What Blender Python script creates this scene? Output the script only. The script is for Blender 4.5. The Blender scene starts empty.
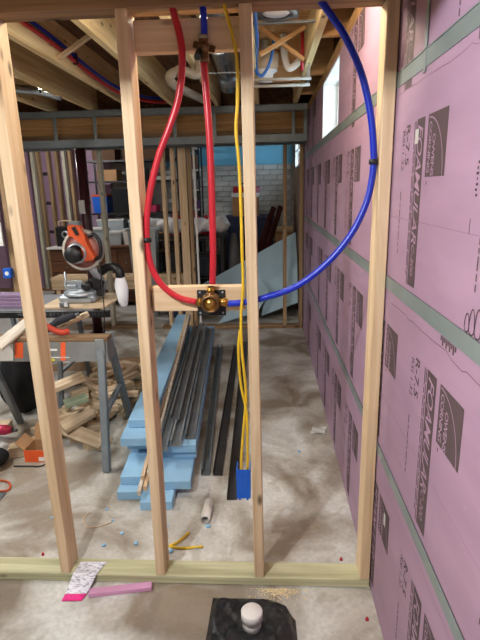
import bpy, bmesh, math, random
from mathutils import Vector, Matrix, Euler
random.seed(7)
S = bpy.context.scene
COL = S.collection
PI = math.pi

# ------------------------------------------------------------------ camera, world, lights, exposure
FPX, YAW, PITCH, ROLL, CAMH = 495.35, 0.0582, 0.2594, -0.0228, 1.5364
_f = Vector((-math.sin(YAW)*math.cos(PITCH), math.cos(YAW)*math.cos(PITCH), -math.sin(PITCH)))
_r0 = Vector((math.cos(YAW), math.sin(YAW), 0)); _u0 = _r0.cross(_f)
_r = _r0*math.cos(ROLL)+_u0*math.sin(ROLL); _u = -_r0*math.sin(ROLL)+_u0*math.cos(ROLL)
cam_data = bpy.data.cameras.new('camera'); cam = bpy.data.objects.new('camera', cam_data); COL.objects.link(cam)
cam_data.sensor_fit = 'VERTICAL'; cam_data.sensor_height = 24.0; cam_data.sensor_width = 18.0
cam_data.lens = FPX/640*24.0; cam_data.clip_start = 0.02
m = Matrix.Identity(4)
for i, v in enumerate((_r, _u, -_f)):
    for j in range(3): m[j][i] = v[j]
m.translation = (0, 0, CAMH); cam.matrix_world = m
S.camera = cam

def at(px, py, x=None, y=None, z=None):
    """point in the room seen at a photo position, at a known distance y, side x or height z"""
    d = _f+_r*((px-240)/FPX)-_u*((py-320)/FPX); o = Vector((0, 0, CAMH))
    if y is not None: t = (y-o.y)/d.y
    elif x is not None: t = (x-o.x)/d.x
    else: t = (z-o.z)/d.z
    return o+d*t

W = bpy.data.worlds.new('world'); S.world = W; W.use_nodes = True
bg = W.node_tree.nodes['Background']; bg.inputs[0].default_value = (0.72, 0.88, 1.0, 1); bg.inputs[1].default_value = 4.0
S.view_settings.view_transform = 'Standard'; S.view_settings.look = 'None'
S.view_settings.gamma = 1.0; S.view_settings.use_curve_mapping = False
S.view_settings.exposure = 1.0

def bulb_light(name, loc, watts, colour, soft, parent=None):
    l = bpy.data.lights.new(name, 'POINT'); l.energy = watts; l.color = colour; l.shadow_soft_size = soft
    o = bpy.data.objects.new(name, l); COL.objects.link(o); o.location = loc
    if parent is not None:
        o.parent = parent; o.location = Vector(loc)-parent.location
    return o
KEY_POS = Vector((-0.80, 0.35, 2.15)); KEY_W = 138.0
JOIST_POS = Vector((-0.40, 2.02, 2.20)); JOIST_W = 20.0
BAY_POS = Vector((0.10, 2.00, 2.22)); BAY_W = 16.0
FAR_POS = Vector((-2.75, 6.35, 2.18)); FAR_W = 52.0
LEFT_POS = Vector((-2.45, 2.6, 2.25)); LEFT_W = 20.0
REAR_POS = Vector((-1.6, -1.3, 2.25)); REAR_W = 4.0

# ------------------------------------------------------------------ materials
MATS = {}
def lin(c): return tuple(((v/255)/12.92 if v/255 <= 0.04045 else ((v/255+0.055)/1.055)**2.4) for v in c)+(1.0,)
def newmat(name):
    mt = bpy.data.materials.new(name); mt.use_nodes = True
    nt = mt.node_tree; b = nt.nodes['Principled BSDF']; return mt, nt, b
def plain(name, rgb, rough=0.6, metal=0.0, var=0.12, scale=14.0, bump=0.0, emit=None, alpha=None, trans=0.0, rnd=0.0):
    if name in MATS: return MATS[name]
    mt, nt, b = newmat(name); N = nt.nodes; L = nt.links
    tc = N.new('ShaderNodeTexCoord'); no = N.new('ShaderNodeTexNoise'); no.inputs['Scale'].default_value = scale; no.inputs['Detail'].default_value = 4
    L.new(tc.outputs['Object'], no.inputs['Vector'])
    cr = N.new('ShaderNodeValToRGB'); c = lin(rgb)
    cr.color_ramp.elements[0].position = 0.3; cr.color_ramp.elements[1].position = 0.7
    cr.color_ramp.elements[0].color = tuple(v*(1-var) for v in c[:3])+(1,)
    cr.color_ramp.elements[1].color = tuple(min(1, v*(1+var)) for v in c[:3])+(1,)
    L.new(no.outputs['Fac'], cr.inputs[0]); out = cr.outputs[0]
    if rnd:
        oi = N.new('ShaderNodeObjectInfo'); mr = N.new('ShaderNodeMapRange'); mr.inputs[3].default_value = 1-rnd; mr.inputs[4].default_value = 1+rnd
        L.new(oi.outputs['Random'], mr.inputs[0]); hs = N.new('ShaderNodeHueSaturation'); L.new(mr.outputs[0], hs.inputs['Value']); L.new(out, hs.inputs['Color']); out = hs.outputs[0]
    L.new(out, b.inputs['Base Color'])
    b.inputs['Roughness'].default_value = rough; b.inputs['Metallic'].default_value = metal
    if trans: b.inputs['Transmission Weight'].default_value = trans
    if alpha is not None: b.inputs['Alpha'].default_value = alpha
    if bump:
        bp_ = N.new('ShaderNodeBump'); bp_.inputs['Strength'].default_value = bump; bp_.inputs['Distance'].default_value = 0.01
        L.new(no.outputs['Fac'], bp_.inputs['Height']); L.new(bp_.outputs[0], b.inputs['Normal'])
    if emit:
        b.inputs['Emission Color'].default_value = c; b.inputs['Emission Strength'].default_value = emit
    MATS[name] = mt; return mt
def wood(name, light, dark, axis, knots=True, rough=0.75, rnd=0.10):
    """sawn lumber with grain along one local axis"""
    if name in MATS: return MATS[name]
    mt, nt, b = newmat(name); N = nt.nodes; L = nt.links
    tc = N.new('ShaderNodeTexCoord'); oi = N.new('ShaderNodeObjectInfo')
    add = N.new('ShaderNodeVectorMath'); add.operation = 'ADD'
    sc = N.new('ShaderNodeVectorMath'); sc.operation = 'SCALE'; sc.inputs[0].default_value = (7.3, 5.1, 9.7)
    L.new(oi.outputs['Random'], sc.inputs['Scale']); L.new(tc.outputs['Object'], add.inputs[0]); L.new(sc.outputs[0], add.inputs[1])
    mp = N.new('ShaderNodeMapping'); s = [34.0, 34.0, 34.0]; s['xyz'.index(axis)] = 1.6; mp.inputs['Scale'].default_value = s
    L.new(add.outputs[0], mp.inputs['Vector'])
    no = N.new('ShaderNodeTexNoise'); no.inputs['Scale'].default_value = 1.0; no.inputs['Detail'].default_value = 6; no.inputs['Distortion'].default_value = 0.6
    L.new(mp.outputs[0], no.inputs['Vector'])
    cr = N.new('ShaderNodeValToRGB'); cr.color_ramp.elements[0].position = 0.30; cr.color_ramp.elements[1].position = 0.66
    cr.color_ramp.elements[0].color = lin(dark); cr.color_ramp.elements[1].color = lin(light)
    L.new(no.outputs['Fac'], cr.inputs[0]); col = cr.outputs[0]
    n2 = N.new('ShaderNodeTexNoise'); n2.inputs['Scale'].default_value = 2.3; L.new(add.outputs[0], n2.inputs['Vector'])
    if knots:
        mk = N.new('ShaderNodeMapping'); s2 = [11.0, 11.0, 11.0]; s2['xyz'.index(axis)] = 4.5; mk.inputs['Scale'].default_value = s2
        L.new(add.outputs[0], mk.inputs['Vector'])
        vo = N.new('ShaderNodeTexVoronoi'); vo.inputs['Scale'].default_value = 1.0; L.new(mk.outputs[0], vo.inputs['Vector'])
        kr = N.new('ShaderNodeValToRGB'); kr.color_ramp.elements[0].position = 0.06; kr.color_ramp.elements[1].position = 0.15
        kr.color_ramp.elements[0].color = (1, 1, 1, 1); kr.color_ramp.elements[1].color = (0, 0, 0, 1)
        L.new(vo.outputs['Distance'], kr.inputs[0])
        mx = N.new('ShaderNodeMix'); mx.data_type = 'RGBA'; mx.inputs[7].default_value = lin(tuple(int(v*0.55) for v in dark))
        L.new(kr.outputs[0], mx.inputs[0]); L.new(col, mx.inputs[6]); col = mx.outputs[2]
    hs = N.new('ShaderNodeHueSaturation'); mr = N.new('ShaderNodeMapRange'); mr.inputs[3].default_value = 1-rnd; mr.inputs[4].default_value = 1+rnd
    L.new(oi.outputs['Random'], mr.inputs[0]); L.new(mr.outputs[0], hs.inputs['Value']); L.new(col, hs.inputs['Color'])
    L.new(hs.outputs[0], b.inputs['Base Color']); b.inputs['Roughness'].default_value = rough
    bp_ = N.new('ShaderNodeBump'); bp_.inputs['Strength'].default_value = 0.25; bp_.inputs['Distance'].default_value = 0.002
    L.new(no.outputs['Fac'], bp_.inputs['Height']); L.new(bp_.outputs[0], b.inputs['Normal'])
    MATS[name] = mt; return mt

PINE_L, PINE_D = (222, 198, 164), (192, 161, 122)
pine_x = wood('pine_x', PINE_L, PINE_D, 'x'); pine_y = wood('pine_y', PINE_L, PINE_D, 'y'); pine_z = wood('pine_z', PINE_L, PINE_D, 'z')
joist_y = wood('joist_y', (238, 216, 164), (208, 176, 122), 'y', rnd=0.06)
treated_x = wood('treated_x', (204, 202, 166), (158, 156, 120), 'x', rnd=0.03)
treated_z = wood('treated_z', (208, 204, 184), (176, 172, 150), 'z')
oldwood_z = wood('oldwood_z', (176, 146, 110), (132, 106, 76), 'z'); oldwood_x = wood('oldwood_x', (150, 120, 88), (108, 82, 56), 'x')
offcut_x = wood('offcut_x', (220, 200, 170), (182, 156, 124), 'x', rnd=0.2)
plank_x = wood('plank_x', (214, 204, 190), (178, 164, 146), 'x', knots=False)
beam_x = wood('beam_x', (188, 146, 96), (142, 102, 60), 'x', knots=False)
dresser_x = wood('dresser_x', (118, 74, 46), (74, 44, 28), 'x', knots=False)
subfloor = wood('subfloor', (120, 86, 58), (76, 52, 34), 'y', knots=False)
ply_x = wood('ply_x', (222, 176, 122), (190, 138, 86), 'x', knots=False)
steel = plain('galvanised_steel', (166, 174, 180), 0.36, 0.6, 0.14, 9)
steel_strip = plain('galvanised_strip', (136, 148, 148), 0.42, 0.25, 0.10, 6)
steel_grey = plain('grey_painted_steel', (118, 127, 132), 0.45, 0.3, 0.14, 10)
dark_steel = plain('dark_steel', (112, 117, 122), 0.4, 0.3, 0.2, 10)
black_pl = plain('black_plastic', (22, 22, 24), 0.45, 0, 0.2, 20)
black_cl = plain('black_cloth', (20, 20, 23), 0.9, 0, 0.3, 10, 0.3)
foam_blue = plain('blue_foam', (142, 186, 218), 0.7, 0, 0.08, 7, 0.06, rnd=0.06)
foam_blue_far = plain('pale_blue_foam', (168, 196, 210), 0.7, 0, 0.08, 5, 0.05, rnd=0.06)
red_pex = plain('red_pex', (186, 34, 48), 0.32, 0, 0.06, 5)
blue_pex = plain('blue_pex', (14, 44, 178), 0.30, 0, 0.06, 5)
yellow_cb = plain('yellow_cable', (218, 180, 36), 0.45, 0, 0.08, 12)
brass = plain('brass', (176, 134, 66), 0.28, 0.9, 0.15, 25)
bronze = plain('weathered_brass', (120, 92, 62), 0.4, 0.8, 0.25, 30)
copper_ring = plain('clamp_ring', (150, 146, 138), 0.35, 0.9, 0.1, 20)
white_pl = plain('white_plastic', (226, 224, 220), 0.45, 0, 0.05, 8)
white_cl = plain('white_sheeting', (240, 242, 246), 0.5, 0, 0.08, 6, 0.4)
orange_pl = plain('orange_plastic', (206, 84, 40), 0.45, 0, 0.1, 12)
orange_pr = plain('orange_print', (232, 92, 40), 0.55, 0, 0.08, 12)
red_cl = plain('red_cloth', (176, 24, 40), 0.7, 0, 0.2, 9)
navy = plain('navy_plastic', (28, 44, 84), 0.55, 0, 0.15, 6)
jbox_blue = plain('bright_blue_plastic', (16, 92, 200), 0.4, 0, 0.06, 12)
cardboard = plain('cardboard', (172, 132, 92), 0.8, 0, 0.08, 6)
foil = plain('duct_metal', (170, 178, 184), 0.26, 0.95, 0.12, 5, 0.15)
maroon = plain('maroon_paint', (62, 24, 28), 0.4, 0.1, 0.15, 6)
redwood = wood('reddish_plank', (88, 36, 34), (48, 18, 20), 'x', knots=False)
grey_al = plain('cast_aluminium', (168, 174, 180), 0.4, 0.6, 0.1, 16)
blade_red = plain('reddish_blade', (176, 112, 102), 0.5, 0.0, 0.1, 10)
guard_clear = plain('guard_plastic', (176, 168, 158), 0.3, 0, 0.06, 10)
pink_scrap = plain('pink_foam_scrap', (206, 150, 186), 0.7, 0, 0.06, 9)
magenta = plain('magenta_print', (222, 24, 128), 0.4, 0, 0.25, 120)
ink = plain('dark_ink', (84, 68, 72), 0.7, 0, 0.1, 30)
ink_faint = plain('faint_ink', (138, 100, 126), 0.7, 0, 0.1, 30)
ink_black = plain('black_ink', (46, 36, 42), 0.7, 0, 0.1, 30)
blue_paint = plain('blue_wall_paint', (112, 184, 216), 0.7, 0, 0.06, 2)
brick_white = plain('painted_brick', (200, 200, 196), 0.85, 0, 0.10, 9, 0.3, rnd=0.05)
mortar = plain('pale_mortar', (172, 172, 168), 0.95, 0, 0.12, 12, 0.3)
concrete_wall = plain('concrete_wall', (128, 124, 118), 0.9, 0, 0.14, 3, 0.2)
board_grey = plain('grey_panel', (112, 114, 118), 0.6, 0, 0.1, 5)
clear_bin = plain('clear_bin_plastic', (172, 182, 188), 0.25, 0, 0.06, 8)
tan_pl = plain('tan_plastic', (196, 170, 140), 0.5, 0, 0.08, 8)
pvc_grey = plain('grey_pvc', (176, 172, 164), 0.5, 0, 0.08, 8)
sheet_grey = plain('dark_grey_cloth', (44, 46, 54), 0.9, 0, 0.3, 7, 0.3)
tape_black = plain('black_clip', (24, 24, 26), 0.5, 0, 0.1, 10)
bulb_mat = plain('lit_bulb', (255, 240, 214), 0.4, 0, 0, 1, emit=14.0)
purple_foam = plain('mauve_foam', (138, 116, 146), 0.7, 0, 0.1, 9, rnd=0.1)
sawdust_m = plain('sawdust', (226, 208, 166), 0.95, 0, 0.2, 60)
tag_paper = plain('tag_paper', (196, 196, 192), 0.7, 0, 0.05, 20)

def mat_floor():
    mt, nt, b = newmat('concrete_floor'); N = nt.nodes; L = nt.links
    tc = N.new('ShaderNodeTexCoord')
    def noise(scale, det, dist=0.0, off=(0, 0, 0)):
        mp = N.new('ShaderNodeMapping'); mp.inputs['Location'].default_value = off; L.new(tc.outputs['Object'], mp.inputs['Vector'])
        n = N.new('ShaderNodeTexNoise'); n.inputs['Scale'].default_value = scale; n.inputs['Detail'].default_value = det; n.inputs['Distortion'].default_value = dist
        L.new(mp.outputs[0], n.inputs['Vector']); return n.outputs['Fac']
    def ramp(fac, p0, c0, p1, c1):
        r = N.new('ShaderNodeValToRGB'); e = r.color_ramp.elements; e[0].position = p0; e[1].position = p1; e[0].color = c0; e[1].color = c1
        L.new(fac, r.inputs[0]); return r.outputs[0]
    def mix(fac, a, c, mode='MIX'):
        x = N.new('ShaderNodeMix'); x.data_type = 'RGBA'; x.blend_type = mode
        if isinstance(fac, float): x.inputs[0].default_value = fac
        else: L.new(fac, x.inputs[0])
        for s, v in ((6, a), (7, c)):
            if isinstance(v, tuple): x.inputs[s].default_value = v
            else: L.new(v, x.inputs[s])
        return x.outputs[2]
    base = ramp(noise(1.3, 4, 0.5), 0.32, lin((200, 200, 196)), 0.68, lin((218, 218, 213)))
    fine = ramp(noise(52, 8), 0.35, (0.84, 0.84, 0.84, 1), 0.62, (1, 1, 1, 1))
    c = mix(1.0, base, fine, 'MULTIPLY')
    st = ramp(noise(4.5, 8, 1.6, (3.1, 1.7, 0)), 0.56, (0, 0, 0, 1), 0.66, (0.42, 0.42, 0.42, 1))
    c = mix(st, c, lin((150, 143, 130)))
    # dirt tracked along the strip of slab beside the insulated wall
    sx = N.new('ShaderNodeSeparateXYZ'); L.new(tc.outputs['Object'], sx.inputs[0])
    mr = N.new('ShaderNodeMapRange'); mr.inputs[1].default_value = -0.35; mr.inputs[2].default_value = 0.30; L.new(sx.outputs[0], mr.inputs[0])
    dn = ramp(noise(2.4, 6, 0.8, (9, 4, 0)), 0.36, (0, 0, 0, 1), 0.6, (0.85, 0.85, 0.85, 1))
    md = N.new('ShaderNodeMath'); md.operation = 'MULTIPLY'; L.new(mr.outputs[0], md.inputs[0]); L.new(dn, md.inputs[1])
    c = mix(md.outputs[0], c, lin((122, 106, 84)))
    sp = ramp(noise(75, 3, 0, (5, 5, 5)), 0.69, (0, 0, 0, 1), 0.73, (0.7, 0.7, 0.7, 1))
    c = mix(sp, c, lin((96, 86, 76)))
    L.new(c, b.inputs['Base Color']); b.inputs['Roughness'].default_value = 0.62
    bp_ = N.new('ShaderNodeBump'); bp_.inputs['Strength'].default_value = 0.15; bp_.inputs['Distance'].default_value = 0.01
    L.new(noise(22, 6), bp_.inputs['Height']); L.new(bp_.outputs[0], b.inputs['Normal'])
    return mt
def mat_pink():
    mt, nt, b = newmat('pink_foam_board'); N = nt.nodes; L = nt.links
    tc = N.new('ShaderNodeTexCoord'); mp = N.new('ShaderNodeMapping'); mp.inputs['Scale'].default_value = (1, 1, 5); L.new(tc.outputs['Object'], mp.inputs['Vector'])
    n = N.new('ShaderNodeTexNoise'); n.inputs['Scale'].default_value = 3; n.inputs['Detail'].default_value = 5; L.new(mp.outputs[0], n.inputs['Vector'])
    r = N.new('ShaderNodeValToRGB'); e = r.color_ramp.elements; e[0].position = 0.3; e[1].position = 0.7
    e[0].color = lin((160, 130, 154)); e[1].color = lin((171, 140, 165)); L.new(n.outputs['Fac'], r.inputs[0])
    n2 = N.new('ShaderNodeTexNoise'); n2.inputs['Scale'].default_value = 45; n2.inputs['Detail'].default_value = 2; L.new(tc.outputs['Object'], n2.inputs['Vector'])
    r2 = N.new('ShaderNodeValToRGB'); r2.color_ramp.elements[0].position = 0.70; r2.color_ramp.elements[1].position = 0.76; L.new(n2.outputs['Fac'], r2.inputs[0])
    r2.color_ramp.elements[1].color = (0.5, 0.5, 0.5, 1)
    x = N.new('ShaderNodeMix'); x.data_type = 'RGBA'; L.new(r2.outputs[0], x.inputs[0]); L.new(r.outputs[0], x.inputs[6]); x.inputs[7].default_value = lin((194, 164, 187))
    L.new(x.outputs[2], b.inputs['Base Color']); b.inputs['Roughness'].default_value = 0.55
    bp_ = N.new('ShaderNodeBump'); bp_.inputs['Strength'].default_value = 0.05; L.new(n2.outputs['Fac'], bp_.inputs['Height']); L.new(bp_.outputs[0], b.inputs['Normal'])
    return mt
def mat_label():
    mt, nt, b = newmat('printed_label'); N = nt.nodes; L = nt.links
    tc = N.new('ShaderNodeTexCoord'); mp = N.new('ShaderNodeMapping'); mp.inputs['Scale'].default_value = (60, 190, 60); mp.inputs['Rotation'].default_value = (0, 0, 0.35); L.new(tc.outputs['Object'], mp.inputs['Vector'])
    n = N.new('ShaderNodeTexNoise'); n.inputs['Scale'].default_value = 1; n.inputs['Detail'].default_value = 3; L.new(mp.outputs[0], n.inputs['Vector'])
    r = N.new('ShaderNodeValToRGB'); e = r.color_ramp.elements; e[0].position = 0.36; e[1].position = 0.52
    e[0].color = lin((150, 150, 164)); e[1].color = lin((226, 226, 236)); L.new(n.outputs['Fac'], r.inputs[0]); L.new(r.outputs[0], b.inputs['Base Color'])
    b.inputs['Roughness'].default_value = 0.35
    return mt
def mat_brick_far():
    mt, nt, b = newmat('bare_brick_wall'); N = nt.nodes; L = nt.links
    tc = N.new('ShaderNodeTexCoord'); sp = N.new('ShaderNodeSeparateXYZ'); cb = N.new('ShaderNodeCombineXYZ'); L.new(tc.outputs['Object'], sp.inputs[0])
    L.new(sp.outputs[1], cb.inputs[0]); L.new(sp.outputs[2], cb.inputs[1])
    k = N.new('ShaderNodeTexBrick'); k.inputs['Scale'].default_value = 1; k.inputs['Brick Width'].default_value = 0.21; k.inputs['Row Height'].default_value = 0.075; k.inputs['Mortar Size'].default_value = 0.008
    k.inputs['Color1'].default_value = lin((150, 120, 96)); k.inputs['Color2'].default_value = lin((132, 106, 86)); k.inputs['Mortar'].default_value = lin((120, 112, 104))
    L.new(cb.outputs[0], k.inputs['Vector']); L.new(k.outputs[0], b.inputs['Base Color']); b.inputs['Roughness'].default_value = 0.9
    return mt
FLOOR_M, PINK_M, LABEL_M, BRICK_M = mat_floor(), mat_pink(), mat_label(), mat_brick_far()
def mat_glass():
    mt, nt, b = newmat('window_glass'); b.inputs['Base Color'].default_value = (0.9, 0.97, 1, 1); b.inputs['Transmission Weight'].default_value = 1; b.inputs['Roughness'].default_value = 0.0; b.inputs['IOR'].default_value = 1.02
    return mt
GLASS = mat_glass()

# ------------------------------------------------------------------ mesh helpers
class MB:
    def __init__(s): s.v = []; s.f = []; s.sm = []; s.mi = []
    def add(s, vs, fs, smooth=False, mi=0):
        o = len(s.v); s.v += [Vector(v) for v in vs]
        for f in fs: s.f.append([i+o for i in f]); s.sm.append(smooth); s.mi.append(mi)
        return s
    def box(s, x0, x1, y0, y1, z0, z1, ch=0.0, M=None, mi=0):
        if ch <= 0:
            vs = [(x, y, z) for z in (z0, z1) for y in (y0, y1) for x in (x0, x1)]
            fs = [(0, 2, 3, 1), (4, 5, 7, 6), (0, 1, 5, 4), (2, 6, 7, 3), (0, 4, 6, 2), (1, 3, 7, 5)]
        else:
            bm = bmesh.new(); bmesh.ops.create_cube(bm, size=1.0)
            for v in bm.verts: v.co = Vector(((x0+x1)/2+v.co.x*(x1-x0), (y0+y1)/2+v.co.y*(y1-y0), (z0+z1)/2+v.co.z*(z1-z0)))
            bmesh.ops.bevel(bm, geom=bm.edges[:], offset=ch, segments=1, affect='EDGES')
            bm.verts.index_update(); vs = [v.co.copy() for v in bm.verts]; fs = [[v.index for v in f.verts] for f in bm.faces]; bm.free()
        if M is not None: vs = [M @ Vector(v) for v in vs]
        return s.add(vs, fs, mi=mi)
    def cbox(s, c, size, rot=(0, 0, 0), ch=0.0, mi=0):
        M = Matrix.Translation(c) @ (rot.to_matrix().to_4x4() if isinstance(rot, Euler) else Euler(rot).to_matrix().to_4x4())
        a, b, d = size[0]/2, size[1]/2, size[2]/2
        return s.box(-a, a, -b, b, -d, d, ch, M, mi)
    def bar(s, p0, p1, w, h, up=(0, 0, 1), ch=0.0, mi=0):
        p0, p1 = Vector(p0), Vector(p1); d = (p1-p0); l = d.length; d.normalize(); up = Vector(up)
        sd = d.cross(up)
        if sd.length < 1e-4: sd = d.cross(Vector((0, 1, 0)))
        sd.normalize(); u2 = sd.cross(d)
        M = Matrix.Identity(4)
        for i, v in enumerate((d, sd, u2)):
            for j in range(3): M[j][i] = v[j]
        M.translation = (p0+p1)/2
        return s.box(-l/2, l/2, -w/2, w/2, -h/2, h/2, ch, M, mi)
    def tube(s, pts, r, n=8, caps=True, mi=0, closed=False):
        pts = [Vector(p) for p in pts]; k = len(pts); rr = r if isinstance(r, (list, tuple)) else [r]*k
        T = []
        for i in range(k):
            a = pts[(i-1) % k] if closed else pts[max(0, i-1)]; b = pts[(i+1) % k] if closed else pts[min(k-1, i+1)]
            T.append((b-a).normalized())
        ref = Vector((0, 0, 1)) if abs(T[0].z) < 0.9 else Vector((1, 0, 0))
        nrm = (ref-T[0]*ref.dot(T[0])).normalized(); vs = []
        for i in range(k):
            nrm = (nrm-T[i]*nrm.dot(T[i])).normalized(); bn = T[i].cross(nrm)
            for j in range(n):
                a = 2*PI*j/n; vs.append(pts[i]+(nrm*math.cos(a)+bn*math.sin(a))*rr[i])
        fs = []
        for i in range(k if closed else k-1):
            for j in range(n):
                i2 = (i+1) % k; fs.append((i*n+j, i*n+(j+1) % n, i2*n+(j+1) % n, i2*n+j))
        s.add(vs, fs, True, mi)
        if caps and not closed:
            o = len(s.v)-len(vs)
            s.f.append([o+j for j in range(n)][::-1]); s.sm.append(False); s.mi.append(mi)
            s.f.append([o+(k-1)*n+j for j in range(n)]); s.sm.append(False); s.mi.append(mi)
        return s
    def cyl(s, p0, p1, r0, r1=None, n=16, mi=0): return s.tube([p0, p1], [r0, r0 if r1 is None else r1], n, True, mi)
    def lathe(s, prof, c=(0, 0, 0), n=20, axis='z', mi=0):
        c = Vector(c); vs = []
        for (r, h) in prof:
            for j in range(n):
                a = 2*PI*j/n; x, y = r*math.cos(a), r*math.sin(a)
                vs.append(c+(Vector((x, y, h)) if axis == 'z' else Vector((x, h, y)) if axis == 'y' else Vector((h, x, y))))
        fs = [(i*n+j, i*n+(j+1) % n, (i+1)*n+(j+1) % n, (i+1)*n+j) for i in range(len(prof)-1) for j in range(n)]
        return s.add(vs, fs, True, mi)
    def prism(s, poly, y0, y1, axis='y', mi=0):
        def P(a, b, t): return (a, t, b) if axis == 'y' else (a, b, t) if axis == 'z' else (t, a, b)
        n = len(poly); vs = [P(a, b, y0) for a, b in poly]+[P(a, b, y1) for a, b in poly]
        fs = [tuple(range(n))[::-1], tuple(range(n, 2*n))]+[(i, (i+1) % n, n+(i+1) % n, n+i) for i in range(n)]
        return s.add(vs, fs, False, mi)
    def grid(s, fn, nu, nv, mi=0, smooth=True):
        vs = [fn(i/nu, j/nv) for j in range(nv+1) for i in range(nu+1)]
        fs = [(j*(nu+1)+i, j*(nu+1)+i+1, (j+1)*(nu+1)+i+1, (j+1)*(nu+1)+i) for j in range(nv) for i in range(nu)]
        return s.add(vs, fs, smooth, mi)
    def sphere(s, c, r, n=12, mi=0):
        pr = [(max(1e-4, r*math.sin(PI*i/8)), -r*math.cos(PI*i/8)) for i in range(9)]
        return s.lathe(pr, c, n, 'z', mi)
def spline(pts, n=8):
    pts = [Vector(p) for p in pts]; P = [pts[0]*2-pts[1]]+pts+[pts[-1]*2-pts[-2]]; out = []
    for i in range(1, len(P)-2):
        for k in range(n):
            t = k/n; a, b, c, d = P[i-1], P[i], P[i+1], P[i+2]
            out.append(0.5*((2*b)+(c-a)*t+(2*a-5*b+4*c-d)*t*t+(3*b-a-3*c+d)*t**3))
    out.append(pts[-1]); return out

def mesh_from(name, mb, mats):
    me = bpy.data.meshes.new(name); me.from_pydata([tuple(v) for v in mb.v], [], mb.f)
    for mt in (mats if isinstance(mats, (list, tuple)) else [mats]): me.materials.append(mt)
    for p, sm, mi in zip(me.polygons, mb.sm, mb.mi): p.use_smooth = sm; p.material_index = mi
    bm = bmesh.new(); bm.from_mesh(me); bmesh.ops.recalc_face_normals(bm, faces=bm.faces[:]); bm.to_mesh(me); bm.free()
    me.update(); return me
def origin_of(o):
    v = Vector(o.location); p = o.parent
    while p is not None: v += p.location; p = p.parent
    return v
def tag(o, label=None, cat=None, group=None, kind=None):
    if label: o['label'] = label
    if cat: o['category'] = cat
    if group: o['group'] = group
    if kind: o['kind'] = kind
    return o
def part(name, mb, mats, parent, label=None, local=False):
    """a child mesh; its points are given in room coordinates unless local"""
    if not local and parent is not None:
        off = origin_of(parent); mb.v = [v-off for v in mb.v]
    o = bpy.data.objects.new(name, mesh_from(name, mb, mats)); COL.objects.link(o); o.parent = parent
    if label: o['label'] = label
    return o
def thing(name, label, cat, loc=(0, 0, 0), rot=(0, 0, 0), group=None, kind=None):
    o = bpy.data.objects.new(name, None); COL.objects.link(o); o.empty_display_size = 0.1
    o.location = loc; o.rotation_euler = rot; return tag(o, label, cat, group, kind)
def single(name, mb, mats, label, cat, group=None, kind=None):
    """a thing that is one mesh: origin put at the bottom centre"""
    xs = [v.x for v in mb.v]; ys = [v.y for v in mb.v]; zs = [v.z for v in mb.v]
    c = Vector(((min(xs)+max(xs))/2, (min(ys)+max(ys))/2, min(zs)))
    mb.v = [v-c for v in mb.v]
    o = bpy.data.objects.new(name, mesh_from(name, mb, mats)); COL.objects.link(o); o.location = c
    return tag(o, label, cat, group, kind)
def piece(name, mb, mat, parent, axis_mat=None):
    """a part whose origin sits in its own middle (so grain differs piece by piece)"""
    c = sum(mb.v, Vector())/len(mb.v); mb.v = [v-c for v in mb.v]
    o = bpy.data.objects.new(name, mesh_from(name, mb, mat)); COL.objects.link(o)
    o.parent = parent; o.location = c-(origin_of(parent) if parent else Vector()); return o
_fc = {}
def text_geo(txt, size, shear=0.0, bold=0.0, spacing=1.0):
    k = (txt, size, shear, bold, spacing)
    if k in _fc: return _fc[k]
    cu = bpy.data.curves.new('lettering', 'FONT'); cu.body = txt; cu.size = size; cu.shear = shear; cu.offset = bold; cu.space_character = spacing; cu.resolution_u = 3
    ob = bpy.data.objects.new('lettering', cu); COL.objects.link(ob)
    dg = bpy.context.evaluated_depsgraph_get(); me = bpy.data.meshes.new_from_object(ob.evaluated_get(dg))
    vs = [v.co.copy() for v in me.vertices]; fs = [list(p.vertices) for p in me.polygons]
    bpy.data.objects.remove(ob); bpy.data.curves.remove(cu); bpy.data.meshes.remove(me)
    _fc[k] = (vs, fs); return _fc[k]

# ------------------------------------------------------------------ the setting
WX = 0.395                 # inner face of the insulated wall
XL, YB, YF = -4.9, 8.0, -2.6
single('floor', MB().box(XL-0.2, WX+0.25, YF-0.2, YB+0.3, -0.12, 0.0), FLOOR_M, 'bare stained concrete floor slab of the basement', 'floor', kind='structure')
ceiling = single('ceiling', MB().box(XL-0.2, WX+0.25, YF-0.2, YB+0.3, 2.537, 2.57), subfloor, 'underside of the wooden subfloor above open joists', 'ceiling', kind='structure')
JX = [-4.55, -4.14, -3.73, -3.32, -2.92, -2.51, -2.10, -1.69, -1.285, -0.875, -0.465, -0.085, 0.275]
for jx in JX:
    piece('joist', MB().box(jx-0.019, jx+0.019, YF-0.1, 5.32, 2.30, 2.5368), joist_y, ceiling)
for a_, b_ in zip(JX[:-1], JX[1:]):
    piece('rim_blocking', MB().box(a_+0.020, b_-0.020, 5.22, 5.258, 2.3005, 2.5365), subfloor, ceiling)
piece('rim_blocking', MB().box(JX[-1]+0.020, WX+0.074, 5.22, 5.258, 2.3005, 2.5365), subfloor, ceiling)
single('wall_left', MB().box(XL-0.15, XL, YF, YB, 0, 2.537), concrete_wall, 'dim concrete wall far off beyond the framing', 'wall', kind='structure')
single('wall_behind', MB().box(XL, WX+0.2, YF-0.15, YF, 0, 2.537), concrete_wall, 'plain concrete wall behind the viewer', 'wall', kind='structure')

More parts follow.
